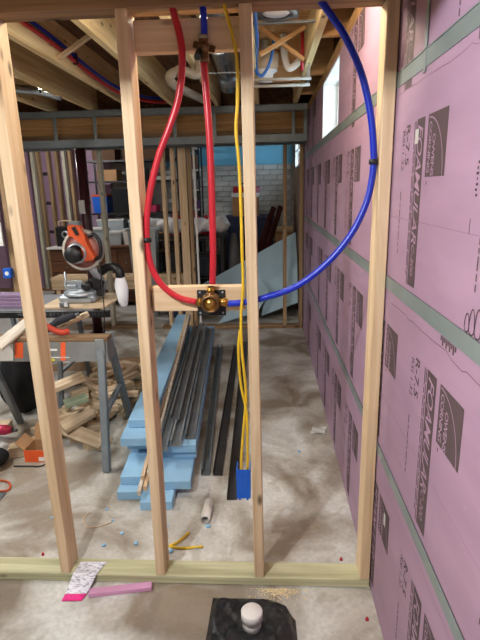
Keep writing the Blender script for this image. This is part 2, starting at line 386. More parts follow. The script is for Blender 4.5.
# insulated wall with its window opening
WY0, WY1, WZ0, WZ1 = 2.95, 3.76, 1.855, 2.225
FY0, FY1, FZ0, FZ1 = 6.60, 7.75, 1.80, 2.25     # small window beyond the back framing
mb = MB(); xa, xb = WX+0.05, WX+0.22; PE = 5.50
mb.box(xa, xb, YF, WY0, 0, 2.235); mb.box(xa, xb, WY0, WY1, 0, WZ0); mb.box(xa, xb, WY0, WY1, WZ1, 2.235); mb.box(xa, xb, WY1, PE, 0, 2.235)
wall_r = single('wall_right', mb, concrete_wall, 'long basement wall clad in pink foam boards with grey metal strips', 'wall', kind='structure')
mb = MB(); xa = WX+0.02
mb.box(xa, xb, PE, FY0, 0, 2.537); mb.box(xa, xb, FY0, FY1, 0, FZ0); mb.box(xa, xb, FY0, FY1, FZ1, 2.537); mb.box(xa, xb, FY1, YB, 0, 2.537)
single('wall_right_rear', mb, BRICK_M, 'bare brownish brick wall beyond the far framing', 'wall', kind='structure')

rows = [(0.0, 0.609), (0.611, 1.219), (1.221, 1.829), (1.831, 2.234)]
joints = [-2.59, -0.55, 1.74, 4.18, PE]
boards = {}
for ri, (z0, z1) in enumerate(rows):
    for a, b in zip(joints[:-1], joints[1:]):
        segs = [(a, b, z0, z1)]
        if ri == 3:
            segs = []
            if b <= WY0 or a >= WY1: segs = [(a, b, z0, z1)]
            else:
                segs = [(a, WY0, z0, z1), (WY1, b, z0, z1)]
                segs += [(WY0+.0005, WY1-.0005, WZ1, z1)]
        for (p, q, r0, r1) in segs:
            o = piece('insulation_board', MB().box(WX, WX+0.0495, p+0.001, q-0.001, r0, r1, 0.0015), PINK_M, wall_r)
            boards.setdefault(ri, []).append((p, q, o))
def board_at(ri, y):
    for p, q, o in boards[ri]:
        if p <= y <= q: return o
    return boards[ri][0][2]
for z0, ya, yb in ((0.596, YF, PE), (1.206, YF, PE), (1.816, YF, PE)):
    piece('metal_strip', MB().box(WX-0.0022, WX-0.0002, ya+0.01, yb, z0, z0+0.043).box(WX-0.004, WX-0.0002, ya+0.01, yb, z0+0.040, z0+0.043), steel_strip, wall_r)
piece('metal_strip', MB().box(WX-0.004, WX-0.0024, 1.358, 1.380, 1.805, 2.23), steel_strip, wall_r)
# score lines and drawn lines in the foam
def line_mesh(pts, w, x=WX-0.0007):
    mb = MB()
    for (y0, z0), (y1, z1) in zip(pts[:-1], pts[1:]):
        d = Vector((y1-y0, z1-z0)); n = Vector((-d.y, d.x)).normalized()*w/2
        mb.add([(x, y0+n.x, z0+n.y), (x, y1+n.x, z1+n.y), (x, y1-n.x, z1-n.y), (x, y0-n.x, z0-n.y)], [(0, 1, 2, 3)])
    return mb
for zz, ri in ((1.441, 2), (0.83, 1)):
    part('score_line', line_mesh([(-0.5, zz), (1.73, zz)], 0.0012), ink_faint, board_at(ri, 0.5))
random.seed(3)
for (ri, zz, ya, yb) in ((1, 1.172, 0.85, 1.60), (2, 1.790, 0.95, 1.66), (0, 0.565, 0.9, 1.2)):
    ps = []; y = ya
    while y < yb:
        ps.append((y, zz+random.uniform(-0.006, 0.006))); y += random.uniform(0.02, 0.07)
    part('pen_line', line_mesh(ps, 0.0018), ink_faint if ri != 1 else ink, board_at(ri, (ya+yb)/2))

# the printing: one repeat of logo block, name band, fine print and R value; text runs down the wall
def print_unit():
    dark = MB(); light = MB()
    def rect(mb, a0, a1, b0, b1, x): mb.add([(x, -a0, b0), (x, -a1, b0), (x, -a1, b1), (x, -a0, b1)], [(0, 1, 2, 3)])
    def txt(mb, s, size, a, b, x, **k):
        vs, fs = text_geo(s, size, **k); mb.add([(x, -(a+v.y), b-v.x) for v in vs], fs)
    X0, X1 = -0.0006, -0.0011
    rect(dark, -0.07, 0.07, -0.073, 0.073, X0)
    rect(dark, -0.162, -0.096, -0.362, 0.073, X0)
    # curved line sweeping through the logo block
    arc = [( -0.062+0.118*math.sin(t*PI/2), 0.066-0.139*(1-math.cos(t*PI/2))) for t in [i/14 for i in range(15)]]
    for (a0, b0), (a1, b1) in zip(arc[:-1], arc[1:]):
        d = Vector((a1-a0, b1-b0)); n = Vector((-d.y, d.x)).normalized()*0.0016
        light.add([(X1, -(a0+n.x), b0+n.y), (X1, -(a1+n.x), b1+n.y), (X1, -(a1-n.x), b1-n.y), (X1, -(a0-n.x), b0-n.y)], [(0, 1, 2, 3)])
    txt(light, 'OWENS', 0.0285, -0.026, 0.026, X1, spacing=0.92, bold=0.0003); txt(light, 'CORNING', 0.0275, -0.057, 0.056, X1, spacing=0.90, bold=0.0003)
    txt(light, 'FOAMULAR', 0.062, -0.151, 0.063, X1, shear=0.3, bold=0.0004, spacing=0.93)
    txt(light, 'C-200', 0.034, -0.142, -0.245, X1, shear=0.2)
    txt(dark, 'R-7.5', 0.050, -0.262, 0.072, X0, bold=0.0008, spacing=1.05)
    txt(dark, 'RSI 1.32', 0.034, -0.300, 0.060, X0)
    random.seed(5)
    for a in (-0.174, -0.186):
        b = 0.07
        while b > -0.34:
            l = random.uniform(0.012, 0.05); rect(dark, a, a+0.0055, b-l, b, X0); b -= l+0.006
    b = -0.11
    while b > -0.28:
        l = random.uniform(0.01, 0.03); rect(dark, -0.292, -0.286, b-l, b, X0); b -= l+0.006
    rect(dark, -0.058, -0.052, -0.092, -0.083, X0)
    return dark, light
d_mb, l_mb = print_unit()
d_me = mesh_from('print', d_mb, ink); l_me = mesh_from('print_lettering', l_mb, PINK_M)
units = [(2, y, 1.627) for y in (0.14, 0.66, 1.243, 2.285, 2.81, 3.33, 3.86, 4.40, 4.93)]
units += [(1, y, 1.022) for y in (0.49, 1.012, 1.536, 2.10, 2.62, 3.14, 3.66, 4.45, 4.97)]
units += [(0, y, 0.405) for y in (0.47, 0.985, 1.50, 2.08, 2.60, 3.12, 3.64, 4.5)]
units += [(3, y, 2.158) for y in (0.32, 0.87, 1.39, 2.3, 4.35, 4.9)]
for ri, y, z in units:
    o = board_at(ri, y)
    for nm, me in (('print', d_me), ('print_lettering', l_me)):
        c = bpy.data.objects.new(nm, me); COL.objects.link(c); c.parent = o; c.location = Vector((WX, y, z))-origin_of(o)
# gripping hand outline and the little sticker on the near boards
mb = MB(); x = WX-0.0007
for k, (yy, w, h) in enumerate(((0.972, 0.011, 0.026), (0.948, 0.013, 0.040), (0.920, 0.014, 0.046), (0.893, 0.014, 0.044), (0.868, 0.014, 0.038))):
    ps = [(yy+w*math.cos(t), 1.262+(h if math.sin(t) > 0 else 0.012)*math.sin(t)) for t in [i*2*PI/14 for i in range(15)]]
    mb.add(*[(lambda q: (q.v, q.f))(line_mesh(ps, 0.003))][0])
part('hand_outline', mb, ink_black, board_at(2, 0.9))
mb = MB()
for k in range(9): mb.box(WX-0.0008, WX-0.0002, 1.100-k*0.011, 1.107-k*0.011, 1.192-0.010*(k % 2), 1.203)
part('stamp_marks', mb, ink, board_at(1, 1.05))
part('sticker', MB().box(WX-0.0016, WX-0.0012, 1.478, 1.500, 0.405, 0.450), tag_paper, board_at(0, 1.5), 'small pale paper sticker')
mb = MB()
for k in range(7): mb.box(WX-0.0008, WX-0.0002, 0.984+0.003*(k % 2), 0.990+0.002*(k % 3), 1.572-k*0.010, 1.577-k*0.010)
mb.box(WX-0.0008, WX-0.0002, 1.003, 1.0045, 1.44, 1.47)
part('stamp_marks', mb, ink_black, board_at(2, 0.98))
part('sticker', MB().box(WX-0.0016, WX-0.0002, 1.388, 1.415, 1.640, 1.676), tag_paper, board_at(2, 1.4), 'small pale paper sticker')

# windows
win = thing('window_1', 'bright white basement window set high in the pink wall', 'window', (WX+0.1, (WY0+WY1)/2, WZ0), kind='structure')
mb = MB()
for z0, z1 in ((WZ0, WZ0+0.03), (WZ1-0.03, WZ1)): mb.box(WX+0.10, WX+0.19, WY0, WY1, z0, z1)
for y0, y1 in ((WY0, WY0+0.035), (WY1-0.035, WY1), ((WY0+WY1)/2-0.015, (WY0+WY1)/2+0.015)): mb.box(WX+0.10, WX+0.19, y0, y1, WZ0+0.03, WZ1-0.03)
part('window_frame', mb, white_pl, win)
for y0, y1 in ((WY0+0.035, (WY0+WY1)/2-0.015), ((WY0+WY1)/2+0.015, WY1-0.035)): part('pane', MB().box(WX+0.14, WX+0.146, y0, y1, WZ0+0.03, WZ1-0.03), GLASS, win)
mb = MB().box(WX-0.001, WX+0.099, WY0+0.0015, WY1-0.0015, WZ0-0.02, WZ0-0.0005) if False else MB().box(WX+0.001, WX+0.099, WY0+0.002, WY1-0.002, WZ0, WZ0+0.012)
part('window_sill', mb, white_pl, win)
mb = MB().box(WX+0.001, WX+0.099, WY1-0.012, WY1-0.001, WZ0+0.013, WZ1-0.001).box(WX+0.001, WX+0.099, WY0+0.001, WY0+0.012, WZ0+0.013, WZ1-0.001).box(WX+0.001, WX+0.099, WY0+0.013, WY1-0.013, WZ1-0.012, WZ1-0.001)
part('window_jamb', mb, white_pl, win)
win2 = thing('window_2', 'small bright window in the brick wall beyond the framing', 'window', (WX+0.1, (FY0+FY1)/2, FZ0), kind='structure')
mb = MB()
for z0, z1 in ((FZ0, FZ0+0.03), (FZ1-0.03, FZ1), (2.02, 2.04)): mb.box(WX+0.03, WX+0.07, FY0, FY1, z0, z1)
for y0, y1 in ((FY0, FY0+0.03), (FY1-0.03, FY1)): mb.box(WX+0.03, WX+0.07, y0, y1, FZ0+0.03, FZ1-0.03)
part('window_frame', mb, white_pl, win2); part('pane', MB().box(WX+0.045, WX+0.05, FY0+.03, FY1-.03, FZ0+.03, FZ1-.03), GLASS, win2)

# back wall: blue paint over painted brick at right, foam and framing at left
BX = -1.55; BZ = 1.885
wall_b = single('wall_back', MB().box(XL, WX+0.02, YB, YB+0.2, 0, 2.537), mortar, 'far wall, painted blue above whitewashed brick', 'wall', kind='structure')
piece('blue_band', MB().box(BX, WX+0.01, YB-0.012, YB-0.0005, BZ, 2.535), blue_paint, wall_b)
bm_me = mesh_from('brick', MB().cbox((0, 0, 0), (0.203, 0.018, 0.067), ch=0.004), brick_white)
nr = 24
for r in range(nr):
    z = BZ-0.039-r*0.0775
    if z < 0.04: break
    for c in range(9):
        xx = BX+0.11+c*0.213+(0.1065 if r % 2 else 0)
        if xx > WX-0.10: continue
        o = bpy.data.objects.new('brick', bm_me); COL.objects.link(o); o.parent = wall_b; o.location = Vector((xx, YB-0.0095, z))-origin_of(wall_b)
for k in range(4):
    x0 = XL+0.02+k*0.61
    piece('insulation_board', MB().box(x0, x0+0.605, YB-0.05, YB-0.001, 0.0, 2.44), PINK_M, wall_b)
    for zz in (0.9, 1.35, 1.8):
        piece('printed_band', MB().box(x0+0.12, x0+0.26, YB-0.052, YB-0.0505, zz, zz+0.05), ink_black, wall_b)

# framing around the ceiling bay beside the window
for yy in (1.35, 2.30, 2.93, 3.85, 4.6):
    piece('blocking', MB().box(0.296, WX+0.074, yy-0.019, yy+0.019, 2.3005, 2.535), ply_x, ceiling)
piece('lit_ply_panel', MB().box(-0.064, 0.254, 2.2, 5.2, 2.522, 2.5365), ply_x, ceiling)  # paler panel below the subfloor, the bay's lamplight put into its colour
piece('blocking', MB().box(-0.0655, 0.2555, 4.05, 4.088, 2.302, 2.5215), ply_x, ceiling)
piece('sill_plate', MB().box(WX+0.004, xb, YF, PE-0.01, 2.2355, 2.2995), beam_x, ceiling)
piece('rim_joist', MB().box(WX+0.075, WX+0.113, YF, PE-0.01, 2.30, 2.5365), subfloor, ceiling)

# ------------------------------------------------------------------ near partition of studs
YS, YD = 1.6425, 1.7315
part_wall = thing('stud_wall', 'open partition of pale pine studs on a greenish sill plate', 'stud wall', (-0.9, (YS+YD)/2, 0))
piece('bottom_plate', MB().box(-2.35, 0.392, YS, YD, 0.0005, 0.038, 0.003), treated_x, part_wall)
piece('top_plate', MB().box(-2.35, 0.392, YS, YD, 2.064, 2.102, 0.002), oldwood_x, part_wall)
piece('top_plate', MB().box(-2.35, 0.392, YS, YD, 2.1025, 2.140, 0.002), oldwood_x, part_wall)
piece('header', MB().box(-2.35, 0.392, YS+0.02, YD-0.02, 2.1405, 2.2995, 0.002), oldwood_x, part_wall)
def stud(xb, xt, w=0.038, twist=0.0):
    mb = MB(); mb.box(0, w, YS, YD, 0.0385, 2.0635, 0.0025)
    for v in mb.v:
        t = (v.z-0.04)/2.02; v.x += xb+(xt-xb)*t+(v.y-YS)*twist
    return piece('stud', mb, pine_z, part_wall)
stud(-1.672, -1.672); stud(-1.264, -1.268)
stud(-0.850, -0.866, twist=0.03); stud(-0.458, -0.450); stud(-0.061, -0.079); stud(0.353, 0.353)
piece('blocking', MB().box(-0.409, -0.079, 1.693, 1.731, 1.120, 1.209, 0.0025), pine_x, part_wall)
piece('blocking', MB().box(-0.409, -0.075, 1.693, 1.731, 1.953, 2.045, 0.0025), pine_x, part_wall)

# ------------------------------------------------------------------ plumbing on the partition
PY = 1.672
def px(p, y=PY): return at(p[0], p[1], y=y)
def pipe(name, pts, r, mat, label, cat='pipe', clips=(), group=None, n=10):
    pp = spline([p if isinstance(p, Vector) else px(p) for p in pts], 8)
    o = single(name, MB().tube(pp, r, n), mat, label, cat, group)
    for c in clips:
        i = min(range(len(pp)-1), key=lambda k: (pp[k]-px(c)).length); d = (pp[i+1]-pp[i]).normalized()
        part('clip', MB().tube([pp[i]-d*0.008, pp[i]+d*0.008], r*1.45, 10), tape_black, o, 'black plastic clip')
    return o
pipe('red_pipe', [(170, -2), (174, 14), (181, 42), (182, 70), (178, 100), (169, 128), (158, 158), (149, 198), (146.5, 232), (150, 262), (161, 284), (178, 297), (196, 302)], 0.0112, red_pex,
     'red plastic water pipe looping down beside a stud to the brass valve', clips=((147, 240),))
pipe('red_pipe', [(203.5, 62), (206, 90), (209, 130), (211, 170), (212.5, 220), (213, 260), (212.5, 284)], 0.0112, red_pex,
     'straight red plastic pipe dropping from the brass elbow into the valve top')
pipe('blue_pipe', [(316, -6), (326, 8), (345, 36), (361, 72), (370, 110), (373.5, 145), (373, 172), (366, 204), (350, 236), (325, 265), (295, 287), (260, 299), (238, 303), (228, 303.5)], 0.0112, blue_pex,
     'blue plastic pipe arching wide from the ceiling to the brass valve', clips=((373.5, 162),))
pipe('blue_pipe', [(201.5, -4), (203, 10), (204, 24), (204, 37)], 0.0108, blue_pex, 'short blue plastic pipe feeding the brass elbow from above')
# valve
vc = px((210.5, 303), 1.66)
valve = thing('shower_valve', 'brass shower valve on a black square plate screwed to blocking', 'valve', (vc.x, 1.692, vc.z-0.05))
part('mounting_plate', MB().box(vc.x-0.050, vc.x+0.050, 1.6885, 1.6925, vc.z-0.052, vc.z+0.040, 0.002), plain('matte_black', (8, 8, 9), 0.6), valve, 'black square plastic plate')
part('valve_body', MB().lathe([(0.001, 1.688), (0.034, 1.688), (0.036, 1.670), (0.031, 1.662), (0.031, 1.640), (0.027, 1.636), (0.024, 1.637), (0.024, 1.655), (0.001, 1.656)], (vc.x, 0, vc.z), 20, 'y').sphere((vc.x, 1.672, vc.z+0.026), 0.016), bronze, valve)
part('cartridge', MB().lathe([(0.0235, 1.654), (0.0235, 1.645), (0.017, 1.641), (0.012, 1.634), (0.001, 1.634)], (vc.x, 0, vc.z), 16, 'y'), brass, valve, 'bright brass cartridge')
for nm, d, l in (('inlet_port', Vector((-1, 0, 0)), 0.050), ('inlet_port', Vector((1, 0, 0)), 0.060), ('outlet_port', Vector((0, 0, 1)), 0.056)):
    c = Vector((vc.x, 1.672, vc.z))
    part(nm, MB().cyl(c+d*0.028, c+d*l, 0.013, n=12).cyl(c+d*(l-0.016), c+d*(l-0.008), 0.0165, n=12), brass, valve)
for sx, sz in ((-0.04, 0.032), (0.04, 0.032), (-0.04, -0.042), (0.04, -0.042)):
    part('screw', MB().cyl((vc.x+sx, 1.6865, vc.z+sz), (vc.x+sx, 1.6885, vc.z+sz), 0.004, n=8), steel, valve)
# drop elbow on the upper blocking
ec = px((203.5, 47), 1.672)
el = thing('drop_elbow', 'small winged brass elbow on the upper blocking with black plug', 'pipe fitting', (ec.x, 1.692, ec.z))
part('elbow_body', MB().tube(spline([ec+Vector((0, 0, 0.034)), ec+Vector((0, 0.002, 0.01)), ec+Vector((0.002, 0, -0.044))], 5), 0.014, 12).sphere(ec, 0.019), bronze, el)
part('wing', MB().cbox(ec+Vector((0, 0.016, 0.004)), (0.070, 0.006, 0.020), (0, 0.25, 0), 0.002), bronze, el)
part('plug', MB().cyl(ec+Vector((-0.012, -0.006, -0.012)), ec+Vector((-0.016, -0.030, -0.034)), 0.011, n=12), black_pl, el, 'black plug')
part('crimp_ring', MB().cyl(ec+Vector((0, 0, 0.022)), ec+Vector((0, 0, 0.032)), 0.0155, n=12), copper_ring, el)

# cable and hanging box
cab = [(222, -4), (226, 12), (232, 34), (237, 60), (237.5, 100), (236, 130), (239, 165), (241, 210), (242, 250), (243, 285), (241, 318), (242, 350)]
cy = lambda l, y: [at(a, b, y=y) for a, b in l]
yc = thing('yellow_cable', 'yellow electrical cable running down beside the middle stud', 'cable', at(242, 464, y=1.70))
part('strand', MB().tube(spline(cy(cab, 1.655)+cy([(246, 395), (243.5, 430), (241.5, 456), (241.5, 470)], 1.70), 6), 0.0052, 8), yellow_cb, yc)
part('strand', MB().tube(spline(cy([(240, 330), (238.5, 352)], 1.67)+cy([(241, 385), (246.5, 412), (247.5, 440), (247.5, 470)], 1.70), 6), 0.0050, 8), yellow_cb, yc)
jb0 = at(236.5, 466, y=1.72); jb1 = at(250.5, 494, y=1.72)
jb = thing('junction_box', 'bright blue plastic electrical box hanging from yellow cable', 'electrical box', (0.5*(jb0.x+jb1.x), 1.72, jb1.z))
mb = MB().box(jb0.x, jb0.x+0.054, 1.690, 1.694, jb1.z, jb0.z)
for a in ((jb0.x, jb0.x+0.003), (jb0.x+0.051, jb0.x+0.054)): mb.box(a[0], a[1], 1.694, 1.755, jb1.z, jb0.z)
mb.box(jb0.x+0.003, jb0.x+0.051, 1.694, 1.755, jb1.z, jb1.z+0.003)
part('box_body', mb, jbox_blue, jb)
for a in (0.010, 0.032): part('cable_entry', MB().box(jb0.x+a, jb0.x+a+0.013, 1.686, 1.6895, jb0.z-0.020, jb0.z-0.004), jbox_blue, jb)
for a in (0.012, 0.042): part('mounting_tab', MB().box(jb0.x+a-0.004, jb0.x+a+0.004, 1.690, 1.694, jb1.z-0.008, jb1.z-0.0005), jbox_blue, jb)

# ------------------------------------------------------------------ soffit, post and rear framing
SY = 5.05
sof = thing('soffit_frame', 'grey steel soffit frame like a ladder hung under the joists', 'soffit frame', (-2.2, SY, 1.975))
def channel(mb, x0, x1, y0, y1, z0, z1, t=0.003, up=True):
    if up: mb.box(x0, x1, y0, y1, z0, z0+t)
    else: mb.box(x0, x1, y0, y1, z1-t, z1)
    mb.box(x0, x1, y0, y0+t, z0, z1); mb.box(x0, x1, y1-t, y1, z0, z1); return mb
part('track', channel(MB(), XL+0.01, 0.390, SY, SY+0.066, 1.960, 2.032), steel_grey, sof)
part('track', channel(MB(), XL+0.01, 0.390, SY, SY+0.066, 2.240, 2.299, up=False), steel_grey, sof)
part('track', channel(MB(), XL+0.01, 0.390, SY+0.28, SY+0.346, 1.960, 1.989), steel_grey, sof)
for pxx in (-150, -110, -68, -27, 14, 54.5, 94.5, 135, 174.5, 214.5, 254, 293.5, 306):
    xx = at(pxx, 125, y=SY).x
    if xx > 0.37: xx = 0.372
    part('rung', MB().box(xx-0.016, xx+0.016, SY+0.004, SY+0.008, 2.0, 2.28).box(xx-0.016, xx-0.013, SY+0.008, SY+0.058, 2.0, 2.28), steel_grey, sof)
    part('crosspiece', MB().box(xx-0.016, xx+0.016, SY+0.068, SY+0.278, 1.982, 1.985).box(xx-0.016, xx-0.013, SY+0.068, SY+0.278, 1.985, 2.015), steel_grey, sof)
beam = thing('support_beam', 'long brown wooden beam carrying the joists behind the soffit frame', 'beam', (-2.2, 5.20, 2.03))
for k in range(3): piece('ply', MB().box(XL+0.01, 0.39, 5.150+k*0.042, 5.190+k*0.042, 2.045, 2.2985), beam_x, beam)
piece('ledger', MB().box(XL+0.01, 0.39, 5.128, 5.1495, 2.045, 2.085), oldwood_x, beam)
pc = at(83, 180, y=5.21)
post = thing('steel_post', 'dark maroon round steel post holding up the beam', 'post', (pc.x, 5.21, 0))
part('column', MB().cyl((pc.x, 5.21, 0.012), (pc.x, 5.21, 2.03), 0.052, n=24), maroon, post)
part('base_plate', MB().box(pc.x-0.1, pc.x+0.1, 5.11, 5.31, 0.0, 0.012), maroon, post)
part('cap_plate', MB().box(pc.x-0.08, pc.x+0.08, 5.15, 5.28, 2.031, 2.044), dark_steel, post)
tz = at(82, 207, y=5.15)
part('tag', MB().box(tz.x-0.03, tz.x+0.03, 5.146, 5.150, tz.z-0.068, tz.z+0.068), tag_paper, post, 'pale paper tag')

rear = thing('stud_wall', 'narrow far framing of old brown studs below the soffit', 'stud wall', (-0.3, 5.45, 0))
RY0, RY1 = 5.400, 5.489
piece('bottom_plate', MB().box(-1.2, 0.385, RY0, RY1, 0.0005, 0.038), oldwood_x, rear)
piece('top_plate', MB().box(-1.2, 0.385, RY0, RY1, 1.99, 2.028), oldwood_x, rear)
for pxx, w, mt in ((165, 0.036, pine_z), (175, 0.040, pine_z), (184.5, 0.085, pine_z), (191.3, 0.036, oldwood_z), (285, 0.038, oldwood_z), (301.5, 0.036, oldwood_z)):
    xx = at(pxx, 220, y=RY0).x
    piece('stud', MB().box(xx-w/2, min(0.386, xx+w/2), RY0, RY1, 0.0385, 1.9895, 0.002), mt, rear)
xx = at(195, 200, y=5.36).x
piece('edge_trim', MB().box(xx-0.010, xx+0.010, RY0-0.012, RY0-0.001, 0.045, 1.985), white_pl, rear)
xx = at(100, 195, y=5.36)
lone = thing('stud_wall', 'single pale upright stud standing beside the maroon post', 'stud', (xx.x, 5.44, 0))
piece('stud', MB().box(xx.x-0.02, xx.x+0.02, RY0, RY1, 0.0385, 1.97, 0.002), treated_z, lone)
piece('foot_plate', MB().box(xx.x-0.35, xx.x+0.30, RY0, RY1, 0.0005, 0.038), oldwood_x, lone)

left = thing('stud_wall', 'distant stud framing in front of pink boards with pale greenish studs', 'stud wall', (-3.6, 7.7, 0))
LY0, LY1 = 7.70, 7.789
piece('bottom_plate', MB().box(-4.85, -2.62, LY0, LY1, 0.0005, 0.038), oldwood_x, left)
piece('top_plate', MB().box(-4.85, -2.62, LY0, LY1, 2.40, 2.438), oldwood_x, left)
for pxx, mt in ((6, oldwood_z), (20, oldwood_z), (36.5, treated_z), (42, oldwood_z), (52, oldwood_z), (60, oldwood_z), (67.5, treated_z), (73.5, oldwood_z)):
    xx = at(pxx, 200, y=LY0).x
    piece('stud', MB().box(xx-0.022, xx+0.022, LY0, LY1, 0.0385, 2.3995, 0.002), mt, left)
# the brown stud with a small blue box nearer by
xs = at(5, 200, y=4.0).x
near_l = thing('stud_wall', 'brown upright stud with a small blue box nailed to it', 'stud', (xs, 4.04, 0))
piece('stud', MB().box(xs-0.03, xs+0.03, 4.0, 4.089, 0.0385, 2.2985, 0.003), oldwood_z, near_l)
piece('bottom_plate', MB().box(xs-0.75, xs+0.06, 4.0, 4.089, 0.0005, 0.038), oldwood_x, near_l)
b0 = at(8.5, 273, y=3.97)
bx_ = thing('switch_box', 'small blue electrical box fixed to the brown stud', 'electrical box', (b0.x, 3.97, b0.z-0.04))
part('box_body', MB().box(b0.x-0.035, b0.x+0.030, 3.945, 3.9995, b0.z-0.04, b0.z+0.04, 0.004), jbox_blue, bx_)
part('cover_mark', MB().cyl((b0.x-0.002, 3.9445, b0.z), (b0.x-0.002, 3.9449, b0.z), 0.018, n=12), white_pl, bx_)
w0 = at(-3, 222, y=3.9); w1 = at(3.5, 246, y=3.9)
single('whiteboard', MB().box(w0.x-0.35, w1.x, 3.90, 3.915, w1.z, w0.z).box(w0.x-0.34, w0.x-0.30, 3.916, 3.95, 0, w1.z+.05).box(w0.x-0.20, w0.x-0.16, 3.916, 3.95, 0, w1.z+0.05), white_pl, 'white rectangular panel on two thin legs left of the brown stud', 'panel')

# ------------------------------------------------------------------ things in the joist bays
def on_joist(jx): return jx+0.019
f = on_joist(-1.285)
for nm, mt, dz, lab in (('red_pipe', red_pex, 2.365, 'red plastic pipe clipped along the side of a joist'), ('blue_pipe', blue_pex, 2.400, 'dark blue plastic pipe clipped along a joist above the red one')):
    pp = spline([(f+0.014, 1.0, dz+0.04), (f+0.014, 2.2, dz+0.03), (f+0.014, 3.2, dz+0.02), (f+0.02, 3.8, dz-0.02), (f+0.08, 4.3, dz-0.06), (f+0.20, 4.7, dz-0.06), (f+0.36, 5.0, dz-0.03)], 8)
    o = single(nm, MB().tube(pp, 0.0115, 8), mt, lab, 'pipe')
    for yy in (2.55, 3.55):
        q = min(pp, key=lambda v: abs(v.y-yy)); part('clip', MB().box(f+0.001, q.x+0.014, q.y-0.012, q.y+0.012, q.z-0.016, q.z+0.016), tape_black, o)
def brace(name, p0, p1, label, mat=pine_x, w=0.038, h=0.019):
    c = (Vector(p0)+Vector(p1))/2; d = Vector(p1)-Vector(p0); L_ = d.length
    mb = MB().box(-L_/2, L_/2, -w/2, w/2, -h/2, h/2); o = bpy.data.objects.new(name, mesh_from(name, mb, mat)); COL.objects.link(o)
    o.location = c; o.rotation_euler = d.to_track_quat('X', 'Z').to_euler(); return tag(o, label, 'bracing')
brace('bridging_strip', (-1.262, 3.26, 2.325), (-0.897, 3.24, 2.52), 'slim wooden bridging strip slanting between two joists over the pipes')
BYY = 3.40
b_a, b_b, b_c, b_d = at(250, 55, y=BYY), at(293, 28, y=BYY), at(262, 26, y=BYY+0.06), at(306, 60, y=BYY+0.06)
b_b.z = min(b_b.z, 2.50); b_c.z = min(b_c.z, 2.50)
brace('bridging_strip', (-0.034, BYY, b_a.z), (0.240, BYY, b_b.z), 'crossed pine bridging strip rising towards the window', ply_x)
brace('bridging_strip', (-0.034, BYY+0.05, b_c.z), (0.240, BYY+0.05, b_d.z), 'crossed pine bridging strip falling towards the window', ply_x)
# ducts
dp = spline([(-0.275, 1.9, 2.40), (-0.275, 2.6, 2.40), (-0.275, 3.4, 2.40), (-0.275, 3.95, 2.36)], 5)
du = thing('round_duct', 'shiny round metal duct between the joists above the blocking', 'duct', (-0.275, 2.9, 2.3))
part('duct_pipe', MB().tube(dp, 0.075, 20), foil, du)
part('duct_boot', MB().tube([(-0.275, 3.93, 2.36), (-0.275, 4.0, 2.34), (-0.275, 4.06, 2.27)], [0.082, 0.085, 0.07], 20), foil, du)
part('hanger_strap', MB().box(-0.445, -0.105, 3.60, 3.625, 2.283, 2.286), steel, du)
part('duct_pipe', MB().tube([(-0.275, 3.2, 2.38), (-0.275, 3.28, 2.38)], 0.081, 20), foil, du)
# cream drain elbow
dr = spline([at(199, 74, y=3.42)+Vector((0, 0.02, 0.19)), at(198, 73, y=3.40), at(185, 71.5, y=3.36), at(175, 72, y=3.34), at(169.5, 77, y=3.33), at(174, 85, y=3.42), at(187, 92, y=3.7), at(204, 100, y=4.2)], 6)
single('drain_pipe', MB().tube(dr, 0.029, 14).tube([dr[15], dr[17]], 0.035, 14), plain('dull_pvc', (140, 128, 112), 0.6), 'pale plastic drain pipe bending round under the joists', 'pipe')
# recessed light can
can = thing('recessed_light', 'dark metal recessed light box with a round white lens', 'ceiling light', (0.05, 2.74, 2.33))
part('housing', MB().box(-0.062, 0.168, 2.63, 2.86, 2.372, 2.49, 0.004), dark_steel, can)
part('ring', MB().lathe([(0.072, 0), (0.104, 0), (0.106, 0.012), (0.072, 0.03)], (0.052, 2.745, 2.358), 28), dark_steel, can)
part('lens', MB().lathe([(0.001, 0.004), (0.06, 0.006), (0.071, 0.013)], (0.052, 2.745, 2.354), 28), white_pl, can, 'round white lens')
part('hanger_bar', MB().box(-0.065, 0.255, 2.600, 2.612, 2.355, 2.368), dark_steel, can)
part('hanger_bar', MB().box(-0.065, 0.255, 2.872, 2.884, 2.355, 2.368), dark_steel, can)
# white trap, tan cap, bars and lines beyond the crossed bridging
wp = [at(283, 34, y=3.66), at(284, 50, y=3.66), at(286, 62, y=3.64), at(289, 68, y=3.62), at(294, 66, y=3.62), at(300, 60, y=3.64)]
wp[0].z = min(wp[0].z, 2.521)
single('white_drain_pipe', MB().tube(spline(wp, 6), 0.023, 14), white_pl, 'white plastic drain pipe curving down behind crossed bridging', 'pipe')
TC = at(265, 68, y=3.80)
tk = thing('tub_drain', 'tan plastic tub drain with a pale collar between joists', 'drain', TC)
part('tub', MB().lathe([(0.001, 0.12), (0.085, 0.12), (0.092, 0.10), (0.092, 0.02), (0.07, 0.0)], (TC.x, TC.y, TC.z-0.02), 20), tan_pl, tk)
part('collar', MB().lathe([(0.001, -0.05), (0.05, -0.05), (0.058, 0.0), (0.088, 0.02)], (TC.x, TC.y, TC.z-0.04), 20), white_pl, tk)
part('riser', MB().cyl((TC.x, TC.y, TC.z+0.10), (TC.x, TC.y, 2.5215), 0.03, n=14), pvc_grey, tk)
br = thing('pipe_rack', 'pair of pale metal bars hung below the joists near the window', 'pipe rack', (0.1, 3.5, 2.16))
for pyy, yy in ((79, 3.50), (85.5, 3.60)):
    zz = at(280, pyy, y=yy).z; part('bar', MB().cyl((-0.10, yy, zz), (0.29, yy, zz), 0.010, n=10), pvc_grey, br)
    for xx in (-0.085, 0.275): part('hanger', MB().box(xx-0.006, xx+0.006, yy-0.006, yy+0.006, zz+0.008, 2.2995), steel, br)
